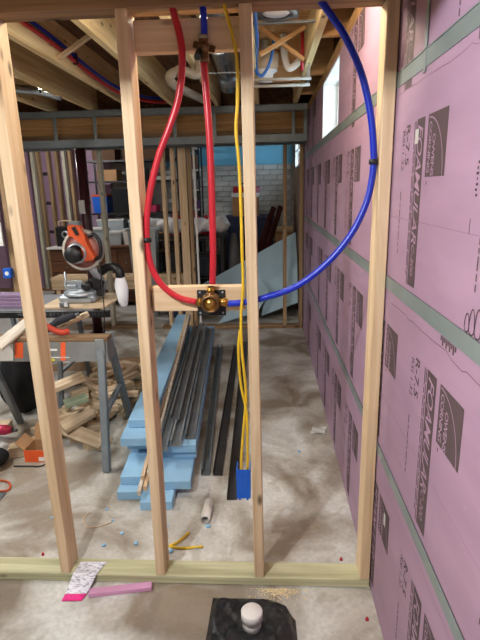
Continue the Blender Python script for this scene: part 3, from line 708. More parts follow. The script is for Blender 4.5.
lp_ = [(-0.050, 2.2, 2.34), (-0.050, 2.7, 2.33), (-0.050, 3.1, 2.32)]+[at(256, 60, y=3.58), at(257, 73, y=3.62), at(263, 75, y=3.62), at(270, 62, y=3.60), at(273, 47, y=3.58), at(274, 38, y=3.58)]
lp_[-1].z = min(lp_[-1].z, 2.521)
o = single('blue_pipe', MB().tube(spline(lp_, 7), 0.0105, 8), plain('light_blue_pex', (36, 104, 190), 0.35, 0, 0.06, 5), 'light blue plastic pipe curling behind the crossed bridging', 'pipe')
rp = at(303, 60, y=3.42); single('red_pipe', MB().tube([(0.236, 3.56, 2.27), (0.236, 3.56, 2.521)], 0.011, 8), red_pex, 'short upright red pipe beside the last joist', 'pipe')
# insulation-wrapped duct far left with a tiny glowing ball added for its glint
single('foil_duct', MB().tube(spline([at(8, 88, y=4.3), at(40, 91, y=4.3), at(62, 97, y=4.35)], 5), 0.034, 14), foil, 'thin foil duct crossing under the left joists', 'duct')
q = at(40, 88, y=4.14)
lamp = thing('glint_bulb', 'tiny glowing ball standing in for a glint beneath the left joists', 'lamp', q)
part('bulb', MB().sphere(q, 0.014), bulb_mat, lamp); part('socket', MB().cyl(q+Vector((0, 0, 0.014)), Vector((q.x, q.y, 2.2995)), 0.008, n=10), black_pl, lamp)

# ------------------------------------------------------------------ stored things behind the rear framing
def leaning(name, p, lx, ly, t, rot, mat, label, cat, group=None):
    o = bpy.data.objects.new(name, mesh_from(name, MB().cbox((0, 0, 0), (lx, ly, t), ch=0.004), mat)); COL.objects.link(o); o.location = p; o.rotation_euler = rot
    return tag(o, label, cat, group)
def sheet(name, corners, t, mat, label, cat):
    a, b, c, d = [Vector(v) for v in corners]; n = (b-a).cross(d-a).normalized()*t
    mb = MB().add([a, b, c, d, a+n, b+n, c+n, d+n], [(0, 3, 2, 1), (4, 5, 6, 7), (0, 1, 5, 4), (1, 2, 6, 5), (2, 3, 7, 6), (3, 0, 4, 7)])
    return single(name, mb, mat, label, cat)
def rect_sheet(c, ang, tilt, L_, Wd):
    """rectangle turned by ang in its own plane, the plane leaning back by tilt"""
    R_ = Matrix.Rotation(-tilt, 4, 'X'); out = []
    for a, b in ((-L_/2, -Wd/2), (L_/2, -Wd/2), (L_/2, Wd/2), (-L_/2, Wd/2)):
        x_ = a*math.cos(ang)-b*math.sin(ang); z_ = a*math.sin(ang)+b*math.cos(ang)
        out.append(Vector(c)+R_ @ Vector((x_, 0, z_)))
    return out
def tri_sheet(pts, ys): return [at(a_, b_, y=y_) for (a_, b_), y_ in zip(pts, ys)]
sheet('foam_sheet', tri_sheet(((222, 322), (298.5, 282), (296, 233), (203, 285)), (6.00, 6.00, 6.24, 6.24)), 0.04, foam_blue_far, 'largest pale blue foam sheet leaning on its corner', 'foam sheet')
sheet('foam_sheet', tri_sheet(((262, 316), (298, 303), (297.5, 266), (268, 283)), (5.78, 5.78, 5.93, 5.93)), 0.04, foam_blue_far, 'shorter pale blue foam sheet in front of the leaning sheets', 'foam sheet')
sheet('foam_sheet', tri_sheet(((218, 324), (258, 312), (270, 291), (258, 276)), (5.64, 5.64, 5.72, 5.76)), 0.035, foam_blue_far, 'narrow pale blue foam sheet at the foot of the leaning sheets', 'foam sheet')
for k, (a, b, lab) in enumerate((((254, 262), (274, 207), 'dark reddish plank leaning beside the navy tote'), ((263, 262), (281, 206), 'dark reddish plank leaning nearest the foam sheets'), ((259, 258), (270, 222), 'short dark reddish plank between two longer planks'))):
    p0 = at(*a, y=6.84-0.08*(k == 2)); p1 = at(*b, y=6.96-0.08*(k == 2)); d = p1-p0
    if k < 2: p0 = p0-d*(p0.z/d.z)*0.98
    else: p0 = p0-d*(p0.z/d.z)*0.98
    d = p1-p0; o = leaning('plank', (p0+p1)/2, d.length, 0.075, 0.02, d.to_track_quat('X', 'Y').to_euler(), redwood, lab, 'plank')
p = at(287, 231, y=7.0)
stool = single('card_tube', MB().cyl(Vector((0.18, 7.15, 0.90)), Vector((0.31, 6.9, 1.03)), 0.055, n=16).box(0.10, 0.33, 6.88, 7.25, 0.0, 0.84), cardboard, 'rolled cardboard tube lying on a brown carton by the brick wall', 'tube') if False else None
carton = thing('carton', 'brown carton standing by the brick wall under a paper roll', 'box', (0.22, 7.05, 0))
part('carton_body', MB().box(0.11, 0.35, 6.90, 7.2, 0.0, 0.92, 0.004), cardboard, carton); part('tape', MB().box(0.20, 0.25, 6.898, 6.8995, 0.0, 0.92), tan_pl, carton)
roll = thing('paper_roll', 'tan paper roll lying on a carton by the brick wall', 'roll', (0.22, 7.0, 0.92))
part('roll_body', MB().lathe([(0.02, -0.13), (0.048, -0.13), (0.05, -0.12), (0.05, 0.12), (0.048, 0.13), (0.02, 0.13), (0.02, -0.13)], (0.23, 7.02, 0.972), 16, 'x'), tan_pl, roll)
tote = thing('storage_tote', 'large navy blue storage tote against the painted brick', 'tote', (-0.22, 7.3, 0))
part('tote_body', MB().add([(-0.56, 7.06, 0), (0.06, 7.06, 0), (0.06, 7.5, 0), (-0.56, 7.5, 0), (-0.60, 7.02, 1.12), (0.09, 7.02, 1.12), (0.09, 7.54, 1.12), (-0.60, 7.54, 1.12)],
     [(0, 3, 2, 1), (4, 5, 6, 7), (0, 1, 5, 4), (1, 2, 6, 5), (2, 3, 7, 6), (3, 0, 4, 7)]), navy, tote)
part('tote_lid', MB().box(-0.61, 0.10, 7.01, 7.55, 1.121, 1.16, 0.008), navy, tote)
box = thing('white_lidded_box', 'brown carton with a white lid on the navy tote', 'box', (-0.28, 7.25, 1.161))
part('box_body', MB().box(-0.48, -0.12, 7.06, 7.44, 1.161, 1.42, 0.004), cardboard, box); part('lid', MB().box(-0.49, -0.11, 7.05, 7.45, 1.421, 1.475, 0.006), white_cl, box)
rd = thing('red_toolbox', 'small red case lying on the white-lidded box', 'case', (-0.28, 7.2, 1.476))
part('case_body', MB().box(-0.47, -0.10, 7.1, 7.36, 1.476, 1.56, 0.01), red_cl, rd); part('handle', MB().tube(spline([(-0.36, 7.23, 1.56), (-0.35, 7.23, 1.60), (-0.22, 7.23, 1.60), (-0.21, 7.23, 1.56)], 4), 0.01, 8), black_pl, rd)
part('case_label', MB().box(-0.14, -0.10, 7.095, 7.0995, 1.485, 1.545), pink_scrap, rd)
xx = at(198, 180, y=7.95).x
single('vent_pipe', MB().cyl((xx, 7.93, 0), (xx, 7.93, 2.53), 0.022, n=12), black_pl, 'thin black pipe standing against the painted brick', 'pipe')
# white bundle on a table with red cloth
tb = thing('work_table', 'cluttered dark work table behind the rear framing', 'table', (-1.0, 6.5, 0))
part('table_top', MB().box(-1.75, -0.52, 6.25, 6.85, 0.93, 0.965, 0.004), black_pl, tb)
for a, b in ((-1.72, 6.28), (-0.60, 6.28), (-1.72, 6.78), (-0.60, 6.78)): part('leg', MB().box(a, a+0.05, b, b+0.05, 0, 0.93), black_pl, tb)
part('lower_shelf', MB().box(-1.68, -0.56, 6.27, 6.80, 0.42, 0.44), black_pl, tb)
random.seed(21)
def bundle(u, v):
    x_ = -1.62+1.15*u; a = 2*PI*v; r_ = 0.10*(1+0.16*math.sin(u*23)+0.1*math.sin(u*51+a*3)); e = max(0.12, min(1, 25*u, 25*(1-u)))
    return (x_, 6.42+r_*1.2*e*math.cos(a), 1.090+0.012*math.sin(u*9)+r_*e*math.sin(a)*0.92)
single('sheeting_bundle', MB().grid(bundle, 60, 20), white_cl, 'long bundle of white plastic sheeting lying on the dark table', 'bundle')
def cloth(u, v):
    return (-1.30+0.55*u, 6.58+0.20*v, 0.967+0.33*math.sin(PI*v)**0.5*(0.8+0.2*math.sin(u*14))*min(1, 8*u+.2, 8*(1-u)+.2))
single('red_cloth', MB().grid(cloth, 24, 12), red_cl, 'rumpled red cloth bunched behind the white bundle', 'cloth')
for k, (xa_, xb_, zz, mt, lab) in enumerate(((-1.60, -1.36, 0.30, sheet_grey, 'black plastic crate on the shelf under the dark table'), (-1.28, -1.00, 0.34, black_pl, 'wide black case on the shelf under the dark table'), (-0.92, -0.62, 0.26, sheet_grey, 'dark grey crate on the shelf under the dark table'))):
    t_ = thing('crate', lab, 'crate', ((xa_+xb_)/2, 6.5, 0.4405)); part('crate_body', MB().box(xa_, xb_, 6.34, 6.70, 0.4405, 0.4405+zz, 0.012), mt, t_); part('rim', MB().box(xa_-0.008, xb_+0.008, 6.332, 6.708, 0.441+zz, 0.462+zz, 0.004), black_pl, t_)
b0 = at(174, 292, y=6.05); b1 = at(185, 272, y=6.05)
nb = thing('navy_bin', 'low navy bin on the floor before the dark table', 'bin', (-1.05, 6.05, 0)); part('bin_body', MB().box(-1.24, -0.90, 5.90, 6.18, 0, 0.40, 0.015), navy, nb); part('rim', MB().box(-1.255, -0.885, 5.885, 6.195, 0.401, 0.43, 0.005), navy, nb)
dw = thing('drawer_box', 'tan wooden drawer box on the navy bin', 'drawer', (-1.1, 6.05, 0.431)); part('front', MB().box(-1.34, -0.90, 5.88, 5.90, 0.431, 0.56, 0.003), pine_x, dw)
part('body', MB().box(-1.32, -0.92, 5.9005, 6.16, 0.431, 0.54), oldwood_x, dw); part('knob', MB().sphere((-1.12, 5.872, 0.50), 0.012), brass, dw)
gb = thing('grey_bag', 'slumped grey bag hanging off the table end', 'bag', (-0.42, 6.35, 0.0))
def bag(u, v):
    a = 2*PI*u; r_ = 0.20*math.sin(PI*min(0.98, v*0.9+0.06))**0.5*(1+0.1*math.sin(3*a+4*v)); return (-0.43+0.4*r_*math.cos(a), 6.48+0.8*r_*math.sin(a), 0.0+0.98*v)
part('bag_body', MB().grid(bag, 28, 16), board_grey, gb)
single('white_bin', MB().add([(-1.66, 6.06, 0.0), (-1.40, 6.06, 0.0), (-1.40, 6.2, 0.0), (-1.66, 6.2, 0.0), (-1.70, 6.02, 1.06), (-1.36, 6.02, 1.06), (-1.36, 6.23, 1.06), (-1.70, 6.23, 1.06)],
     [(0, 3, 2, 1), (4, 5, 6, 7), (0, 1, 5, 4), (1, 2, 6, 5), (2, 3, 7, 6), (3, 0, 4, 7)]).box(-1.72, -1.34, 6.0, 6.245, 1.061, 1.09), clear_bin, 'tall pale waste bin beside the red pipe loop behind', 'bin')

# shelving with stored goods
SX0, SX1, SHY = -2.62, -1.30, 7.62
sh = thing('shelving_unit', 'black metal shelving crowded with stored goods', 'shelf', ((SX0+SX1)/2, SHY, 0))
SHZ = (0.25, 0.78, 1.20, 1.66, 1.95, 2.30)
for z in SHZ: part('shelf_board', MB().box(SX0, SX1, SHY-0.20, SHY+0.20, z, z+0.025), black_pl, sh)
for a in (SX0-0.026, SX1+0.001):
    for b in (SHY-0.20, SHY+0.175): part('upright', MB().box(a, a+0.025, b, b+0.025, 0, 2.42), black_pl, sh)
random.seed(31)
def stored(name, lab, cat, x0, x1, z0, h, mt, lid=None, d=0.15, y=SHY):
    t_ = thing(name, lab, cat, ((x0+x1)/2, y, z0))
    part('body', MB().add([(x0+.01, y-d+.01, z0), (x1-.01, y-d+.01, z0), (x1-.01, y+d-.01, z0), (x0+.01, y+d-.01, z0), (x0, y-d, z0+h), (x1, y-d, z0+h), (x1, y+d, z0+h), (x0, y+d, z0+h)],
         [(0, 3, 2, 1), (4, 5, 6, 7), (0, 1, 5, 4), (1, 2, 6, 5), (2, 3, 7, 6), (3, 0, 4, 7)]), mt, t_)
    if lid: part('lid', MB().box(x0-.008, x1+.008, y-d-.008, y+d+.008, z0+h+.0005, z0+h+0.03, 0.004), lid, t_)
    return t_
e = 0.026
stored('carton', 'dark carton on the top shelf by the post', 'box', -2.55, -2.2, 1.95+e, 0.26, plain('dark_card', (92, 66, 46), 0.85))
stored('carton', 'wide dark carton at the end of the top shelf', 'box', -2.1, -1.45, 1.95+e, 0.22, plain('dark_card', (92, 66, 46), 0.85))
stored('tool_bag', 'grey rumpled tool bag on the second shelf', 'bag', -2.05, -1.78, 1.66+e, 0.17, board_grey)
stored('paper_stack', 'pale stack of papers on the second shelf', 'papers', -1.72, -1.40, 1.66+e, 0.05, tag_paper)
stored('carton', 'tan carton on the second shelf against the upright', 'box', -2.50, -2.2, 1.66+e, 0.16, cardboard)
stored('case', 'orange and blue case on the middle shelf', 'case', -2.60, -2.38, 1.20+e, 0.24, jbox_blue, orange_pl)
stored('black_jacket', 'black jacket heaped on the middle shelf', 'jacket', -2.30, -1.86, 1.20+e, 0.34, black_cl)
stored('pink_pouch', 'pink pouch tucked beside the black jacket', 'pouch', -1.82, -1.64, 1.20+e, 0.10, plain('pink_pouch', (190, 40, 90), 0.6))
stored('clear_bin', 'clear plastic bin on the low shelf by the post', 'bin', -2.56, -2.16, 0.78+e, 0.30, clear_bin, white_pl)
stored('clear_bin', 'clear plastic bin on the low shelf beside a carton', 'bin', -2.08, -1.74, 0.78+e, 0.28, clear_bin, white_pl)
stored('carton', 'brown carton on the low shelf', 'box', -1.68, -1.36, 0.78+e, 0.32, cardboard)
stored('dark_tote', 'dark tote on the bottom shelf by the post', 'tote', -2.50, -2.02, 0.25+e, 0.38, sheet_grey, black_pl)
stored('dark_tote', 'dark tote at the open end of the bottom shelf', 'tote', -1.92, -1.42, 0.25+e, 0.36, navy, black_pl)
# shelf of small goods seen behind the red loop
SX0, SX1 = -1.24, -0.78
s2 = thing('shelving_unit', 'narrow wire shelving behind the far pine studs', 'shelf', (-1.0, 7.5, 0))
for z in (0.3, 0.8, 1.24, 1.52, 1.80, 2.1): part('shelf_board', MB().box(-1.24, -0.98, 7.35, 7.7, z, z+0.018), tag_paper if z > 1.2 else dark_steel, s2)
for a in (-1.26, -0.978):
    for b in (7.35, 7.68): part('upright', MB().box(a, a+0.018, b, b+0.018, 0, 2.3), black_pl, s2)
stored('wire_coil', 'grey heap of wire on the narrow shelving', 'wire', -1.22, -1.02, 1.54, 0.14, board_grey, d=0.1, y=7.5)
stored('red_tin', 'red tin on the narrow shelving', 'tin', -1.20, -1.08, 1.26, 0.14, red_cl, d=0.06, y=7.48)
stored('purple_tin', 'purple tin on the narrow shelving beside a red tin', 'tin', -1.05, -0.99, 1.26, 0.12, plain('purple_tin', (90, 50, 120), 0.5), d=0.05, y=7.48)
stored('carton', 'dark carton on the upper narrow shelving', 'box', -1.22, -1.0, 1.82, 0.2, plain('dark_card', (92, 66, 46), 0.85), d=0.12, y=7.5)

# dresser with a white top, things on it
dx0, dx1, dy = -3.14, -2.66, 7.0
dres = thing('dresser', 'brown wooden dresser with stacked drawers and a white top', 'dresser', ((dx0+dx1)/2, dy+0.2, 0))
part('carcass', MB().box(dx0, dx1, dy+0.018, dy+0.42, 0.06, 0.745), dresser_x, dres); part('dresser_top', MB().box(dx0-0.03, dx1+0.02, dy-0.02, dy+0.44, 0.746, 0.775, 0.004), white_pl, dres)
for k in range(4):
    d_ = piece('drawer', MB().box(dx0+0.015, dx1-0.015, dy, dy+0.0175, 0.085+k*0.163, 0.235+k*0.163, 0.004), dresser_x, dres)
    part('knob', MB().sphere(((dx0+dx1)/2, dy-0.010, 0.16+k*0.163), 0.013), dark_steel, d_)
for a in (dx0+0.02, dx1-0.07):
    for b in (dy+0.03, dy+0.36): part('foot', MB().box(a, a+0.05, b, b+0.05, 0, 0.0595), dresser_x, dres)
cb_ = thing('sideboard', 'low dark brown sideboard below the clear bins', 'sideboard', (-2.2, 6.7, 0))
part('carcass', MB().box(-2.50, -1.80, 6.62, 7.0, 0.05, 0.80), dresser_x, cb_); part('sideboard_top', MB().box(-2.52, -1.78, 6.58, 7.02, 0.801, 0.83, 0.004), dresser_x, cb_)
for k in range(3): d_ = piece('drawer', MB().box(-2.485+k*0.232, -2.265+k*0.232, 6.60, 6.6195, 0.42, 0.78, 0.004), dresser_x, cb_); part('knob', MB().sphere((-2.375+k*0.232, 6.592, 0.6), 0.013), dark_steel, d_)
for a in (-2.49, -1.85): part('foot', MB().box(a, a+0.04, 6.64, 6.98, 0, 0.0495), dresser_x, cb_)
for k, (x0, x1, h, mt, lab) in enumerate(((-2.48, -2.20, 0.20, clear_bin, 'clear plastic bin of oddments on the sideboard near the post'), (-2.16, -1.98, 0.15, clear_bin, 'low clear plastic bin in the middle of the sideboard'), (-1.95, -1.80, 0.21, white_pl, 'white pail at the end of the sideboard'))):
    stored('clear_bin' if k < 2 else 'white_pail', lab, 'bin' if k < 2 else 'pail', x0, x1, 0.8305, h, mt, tag_paper if k < 2 else None, d=0.12, y=6.8)
rk = thing('radio', 'black radio with round silver speaker on the white-topped dresser', 'radio', (-2.92, 7.2, 0.7755))
part('radio_body', MB().box(-3.06, -2.80, 7.10, 7.26, 0.7755, 1.06, 0.012), black_pl, rk)
part('speaker_ring', MB().lathe([(0.030, -0.006), (0.055, -0.006), (0.055, 0), (0.030, 0), (0.030, -0.006)], (-2.92, 7.099, 0.95), 18, 'y'), grey_al, rk)
part('handle', MB().tube(spline([(-3.03, 7.18, 1.06), (-3.02, 7.18, 1.13), (-2.84, 7.18, 1.13), (-2.83, 7.18, 1.06)], 4), 0.012, 8), tan_pl, rk)
# wooden bench to the right of the saw, further back
wb = thing('lumber_bench', 'low bench of pale lumber behind the miter saw', 'bench', (-1.7, 5.75, 0))
for k in range(3): piece('board', MB().box(-2.55, -1.42, 5.62+k*0.10, 5.71+k*0.10, 0.53, 0.568, 0.003), pine_x, wb)
piece('apron', MB().box(-2.53, -1.44, 5.60, 5.6195, 0.43, 0.529, 0.003), pine_x, wb)
for a in (-2.50, -1.50): piece('leg', MB().box(a, a+0.05, 5.64, 5.89, 0.0, 0.5295), pine_z, wb)

# ------------------------------------------------------------------ miter saw and its stand
MY = 3.42
st = thing('saw_stand', 'long miter saw stand with black front rail and grey deck', 'saw stand', (-1.45, MY, 0))
DZ = 0.757
piece('front_rail', MB().box(-1.86, at(110, 315, y=3.12).x, 3.105, 3.135, DZ-0.022, DZ+0.021, 0.003), black_pl, st)
mb = MB()
random.seed(2)
xx = -1.66
while xx < -1.07:
    mb.box(xx, xx+random.uniform(0.003, 0.012), 3.1035, 3.1047, DZ-0.012+random.uniform(0, .012), DZ+0.006+random.uniform(0, .008)); xx += random.uniform(0.012, 0.03)
part('scale_marks', mb, plain('faded_marks', (92, 92, 96), 0.7), st)['kind'] = 'stuff'
piece('deck', MB().box(-1.98, -1.16, 3.14, 3.66, DZ, DZ+0.022, 0.003), board_grey, st)
piece('base_board', MB().box(-1.53, -1.08, 3.16, 3.62, DZ+0.0225, DZ+0.038, 0.003), offcut_x, st)
for a in (-1.97, -1.45):
    for s in (-1, 1): part('leg', MB().bar((a, MY+s*0.16, DZ-0.002), (a-0.04*0, MY+s*0.30, 0.0), 0.028, 0.028), steel_grey, st)
    part('spreader', MB().bar((a, MY-0.24, 0.32), (a, MY+0.24, 0.32), 0.02, 0.02), steel_grey, st)
for k in range(4):
    (lambda w_: single('foam_strip', MB().box(-1.93+0.01*k, -1.66-0.015*(k % 2), 3.20+0.01*k, 3.34, DZ+0.0225+k*0.022, DZ+0.0435+k*0.022, 0.002), purple_foam, f'mauve foam strip {w_} the small pile on the saw stand', 'foam strip', 'mauve foam strips on the saw stand'))(('at the bottom of', 'second from the bottom of', 'second from the top of', 'on top of')[k])
BZ0 = DZ+0.0385
def sp(a, b, dy=0.0): return at(a, b, y=MY+dy)
saw = thing('miter_saw', 'orange and grey miter saw with raised round blade guard', 'miter saw', (sp(84, 300).x, MY, BZ0))
cx = sp(84, 300).x
part('base', MB().box(cx-0.125, cx+0.135, MY-0.15, MY+0.10, BZ0, BZ0+0.05, 0.014).box(cx-0.08, cx+0.11, MY-0.165, MY-0.151, BZ0+0.008, BZ0+0.034), grey_al, saw)
part('turntable', MB().lathe([(0.001, 0.075), (0.105, 0.075), (0.118, 0.068), (0.118, 0.0505)], (cx+0.01, MY-0.06, BZ0), 28), grey_al, saw)
part('fence', MB().box(cx-0.16, cx-0.02, MY+0.06, MY+0.075, BZ0+0.05, BZ0+0.12, 0.004).box(cx+0.04, cx+0.16, MY+0.06, MY+0.075, BZ0+0.05, BZ0+0.12, 0.004), grey_al, saw)
part('pivot_arm', MB().tube(spline([(cx+0.10, MY+0.06, BZ0+0.06), (cx+0.115, MY+0.05, BZ0+0.13), (cx+0.075, MY+0.03, BZ0+0.21), (cx+0.02, MY+0.03, BZ0+0.28)], 5), 0.030, 12), grey_al, saw)
part('tilt_knob', MB().lathe([(0.001, -0.02), (0.03, -0.02), (0.034, 0), (0.034, 0.03), (0.001, 0.03)], (cx+0.065, MY-0.10, BZ0+0.11), 14, 'y'), black_pl, saw)
part('clamp_column', MB().cyl((cx-0.105, MY-0.03, BZ0+0.05), (cx-0.105, MY-0.03, BZ0+0.20), 0.008, n=10).box(cx-0.12, cx-0.03, MY-0.04, MY-0.02, BZ0+0.09, BZ0+0.105), steel, saw)
gc = sp(83, 250)
ring = [(0.139*math.cos(t), 0.139*math.sin(t)) for t in [2*PI*i/36 for i in range(36)]]
part('blade', MB().lathe([(0.001, -0.0035), (0.127, -0.0035), (0.127, -0.0005), (0.001, 0.0015)], (gc.x, MY, gc.z), 40, 'y'), blade_red, saw, 'dusty reddish blade')
part('blade_guard', MB().lathe([(0.124, -0.018), (0.138, -0.018), (0.143, -0.014), (0.143, 0.030), (0.138, 0.036), (0.124, 0.036)], (gc.x, MY, gc.z), 40, 'y'), guard_clear, saw)
mc = sp(78.5, 253)
part('motor', MB().lathe([(0.001, -0.128), (0.050, -0.128), (0.057, -0.118), (0.057, -0.05), (0.001, -0.05)], (mc.x, MY, mc.z), 24, 'y'), black_pl, saw)
part('motor_collar', MB().lathe([(0.060, -0.086), (0.070, -0.08), (0.076, -0.0235), (0.001, -0.0235)], (mc.x+0.012, MY, mc.z+0.006), 24, 'y'), grey_al, saw)
# orange gearcase arm with top handle
def sil(pts, y0, y1):
    return MB().prism([(sp(a, b).x, sp(a, b).z) for a, b in pts], MY+y0, MY+y1)
part('gearcase', sil([(83, 241), (88, 238), (93, 248), (98, 256), (96, 259), (88, 260), (86, 252)], -0.07, 0.03), orange_pl, saw)
part('top_handle', sil([(70, 226), (74, 222), (80, 222.5), (82, 226), (87, 236), (89, 242), (84, 244), (79, 240), (74.5, 236), (71, 236)], -0.05, 0.01), orange_pl, saw, 'orange carrying handle')
part('handle_grip', sil([(74, 227), (78, 226), (82, 234), (79, 235)], -0.056, -0.0505), black_pl, saw)
part('handle_cap', sil([(70.5, 224.5), (74, 221), (80.5, 221.5), (81.5, 224.8), (75, 224)], -0.054, 0.014), dark_steel, saw)
part('trigger_grip', MB().tube(spline([sp(88, 236, -0.03), sp(94, 234.5, -0.03), sp(99, 241, -0.03), sp(101, 250, -0.03), sp(99.5, 257, -0.03), sp(95, 259, -0.03)], 5), 0.013, 10), black_pl, saw, 'black looped trigger grip')
part('depth_lock', MB().cbox(sp(96, 284, -0.03), (0.10, 0.07, 0.07), (0, 0.3, 0), 0.012).cbox(sp(100, 292, -0.06), (0.05, 0.05, 0.05), (0, 0, 0.3), 0.01), black_pl, saw)
part('dust_elbow', MB().tube(spline([sp(101, 272, 0.05), sp(107, 267.5, 0.04), sp(114, 267, 0.02), sp(119, 271, 0), sp(120.5, 277, 0)], 5), [0.030]*12+[0.033]*9, 14), black_pl, saw, 'black dust elbow')
def dbag(u, v):
    p0 = sp(120, 277, 0); p1 = sp(124, 306, 0); a = 2*PI*u; r_ = 0.046*(math.sin(PI*(0.12+0.80*v))**0.5)*(1+0.07*math.sin(2*a+6*v))
    c = p0.lerp(p1, v); return (c.x+r_*math.cos(a), c.y+r_*math.sin(a), c.z)
part('dust_bag', MB().grid(dbag, 20, 14), white_cl, saw, 'pale cloth dust bag')
pp = spline([sp(99, 262, -0.06), sp(101, 275, -0.12), sp(103, 295, -0.30), Vector((at(104, 312, y=3.075).x, 3.08, at(104, 312, y=3.075).z)), at(104, 335, y=3.08), at(103, 352, y=3.10), Vector((at(103, 352, y=3.10).x, 3.12, 0.30))], 6)
part('power_cord', MB().tube(pp, 0.0045, 6), black_pl, saw, 'black power cord')
c0 = sp(66, 307, -0.24)
tp = thing('tape_measure', 'small dark tape measure lying on the stand rail', 'tape measure', (c0.x, 3.18, DZ+0.0225))
part('tape_body', MB().lathe([(0.001, -0.018), (0.030, -0.018), (0.034, -0.012), (0.034, 0.012), (0.030, 0.018), (0.001, 0.018)], (c0.x+0.02, 3.15, DZ+0.0225+0.034+0.0165), 18, 'y') if False else MB().box(c0.x-0.03, c0.x+0.035, 3.142, 3.158, DZ+0.0385, DZ+0.075, 0.006), dark_steel, tp)
part('tape_clip', MB().box(c0.x+0.005, c0.x+0.028, 3.139, 3.1415, DZ+0.045, DZ+0.070), white_pl, tp)

# ------------------------------------------------------------------ near sawhorse
HZ = 0.715; HY = 2.76; HX1 = at(109, 340, y=HY).x; HX0 = -1.86
sh_ = thing('sawhorse', 'grey metal sawhorse with tubular legs and a wooden top rail', 'sawhorse', (-1.4, HY, 0))
mb = MB()
mb.add([(HX0, HY-0.045, HZ-0.026), (HX1, HY-0.045, HZ-0.026), (HX1, HY+0.045, HZ-0.026), (HX0, HY+0.045, HZ-0.026), (HX0, HY-0.075, HZ-0.135), (HX1+0.012, HY-0.075, HZ-0.135), (HX1+0.012, HY+0.075, HZ-0.135), (HX0, HY+0.075, HZ-0.135)],
       [(0, 1, 2, 3), (4, 7, 6, 5), (0, 4, 5, 1), (1, 5, 6, 2), (2, 6, 7, 3), (3, 7, 4, 0)])
part('body', mb, plain('brushed_panel', (150, 152, 152), 0.36, 0.55, 0.16, 7), sh_)
piece('top_rail', MB().box(HX0, HX1+0.004, HY-0.044, HY+0.044, HZ-0.0255, HZ, 0.003), oldwood_x, sh_)
def facing(x0, x1, z0, z1, off):
    def q(x_, z_): t_ = (HZ-0.026-z_)/0.109; return (x_, HY-0.045-0.03*t_-off, z_)
    return MB().add([q(x0, z0), q(x1, z0), q(x1, z1), q(x0, z1)], [(0, 1, 2, 3)])
for (a, b, za, zb, mt) in ((-1.585, -1.50, 0.585, 0.68, white_pl), (-1.49, -1.44, 0.60, 0.688, orange_pr), (-1.215, -1.185, 0.585, 0.688, orange_pr), (-1.30, -1.16, 0.600, 0.606, white_pl), (-1.32, -1.235, 0.640, 0.652, white_pl), (-1.70, -1.60, 0.585, 0.66, orange_pr), (-1.315, -1.25, 0.582, 0.594, plain('yellow_print', (220, 206, 40), 0.5))):
    part('label', facing(a, b, za, zb, 0.0012), mt, sh_)
legs = [((HX1-0.030, HY-0.060, HZ-0.05), at(107, 472, z=0.0)), ((HX1-0.018, HY+0.06, HZ-0.05), Vector((-0.965, 3.12, 0))), ((HX0+0.10, HY+0.06, HZ-0.05), Vector((-1.715, 3.05, 0))), ((HX0+0.06, HY-0.06, HZ-0.05), Vector((-1.86, 2.45, 0)))]
for a, b in legs: part('leg', MB().bar(a, Vector(b)+Vector((0, 0, 0.001)), 0.042, 0.036, up=(0, 1, 0), ch=0.004), steel_grey, sh_)
def mid(i, t): return Vector(legs[i][0]).lerp(Vector(legs[i][1]), t)
part('brace', MB().bar(mid(0, 0.52)+Vector((0.01, 0.02, 0)), mid(1, 0.52)-Vector((0, 0.02, 0)), 0.030, 0.026), steel_grey, sh_)
part('brace', MB().bar(mid(3, 0.42), mid(2, 0.42), 0.030, 0.026), steel_grey, sh_)
for i in (0, 1, 2, 3): part('bracket', MB().cbox(Vector(legs[i][0])+Vector((0, -0.018 if i in (0, 3) else 0.018, 0)), (0.055, 0.012, 0.10), (0, 0, 0), 0.003), steel, sh_)
# things on the sawhorse
p0 = at(-6, 350, z=HZ+0.012); p1 = at(30, 320, z=HZ+0.012)
d = p1-p0; leaning('plank', (p0+p1)/2, d.length, 0.09, 0.020, (0, 0, math.atan2(d.y, d.x)), plank_x, 'pale bare plank lying slantwise across the sawhorse top', 'plank')
t0 = at(49, 331, y=2.76)
tool = thing('hand_tool', 'dark power tool with an orange-red grip lying on the sawhorse', 'power tool', (t0.x+0.05, HY, HZ))
part('grip', MB().tube(spline([at(46, 326, y=2.72), at(54, 330, y=2.72), at(62, 332.5, y=2.72), at(69, 331, y=2.74)], 5), 0.018, 10), plain('red_orange_grip', (186, 60, 36), 0.5), tool, 'orange-red grip')
part('tool_body', MB().tube(spline([at(47, 330, y=2.78), at(57, 322, y=2.79), at(67, 318, y=2.80), at(75, 315.5, y=2.81)], 4), [0.020]*4+[0.024]*5+[0.018]*4, 12), sheet_grey, tool)
part('tool_nose', MB().cyl(at(75, 315.5, y=2.81), at(79, 314, y=2.815), 0.012, n=10), dark_steel, tool)
leaning('offcut', at(72, 326.5, y=2.86)+Vector((0, 0.03, 0.03)), 0.20, 0.045, 0.03, (0.0, -0.32, 0.5), offcut_x, 'short pine offcut propped behind the dark power tool', 'offcut')
leaning('offcut', Vector((at(27, 355, y=2.66).x, 2.655, 0.60)), 0.10, 0.036, 0.05, (0, 0, 0.05), offcut_x, 'stub of pine hanging at the sawhorse face', 'offcut') if False else None

# black bag under the sawhorse
def sack(u, v):
    a = 2*PI*u; r_ = 0.20*(math.sin(PI*(0.10+0.75*v))**0.6)*(1+0.09*math.sin(5*a+7*v)+0.05*math.sin(9*a)); return (-1.79+r_*0.72*math.cos(a), 3.28+r_*0.8*math.sin(a), 0.46*v)
single('rubbish_bag', MB().grid(sack, 32, 14), black_cl, 'black rubbish bag standing under the sawhorse', 'bag')

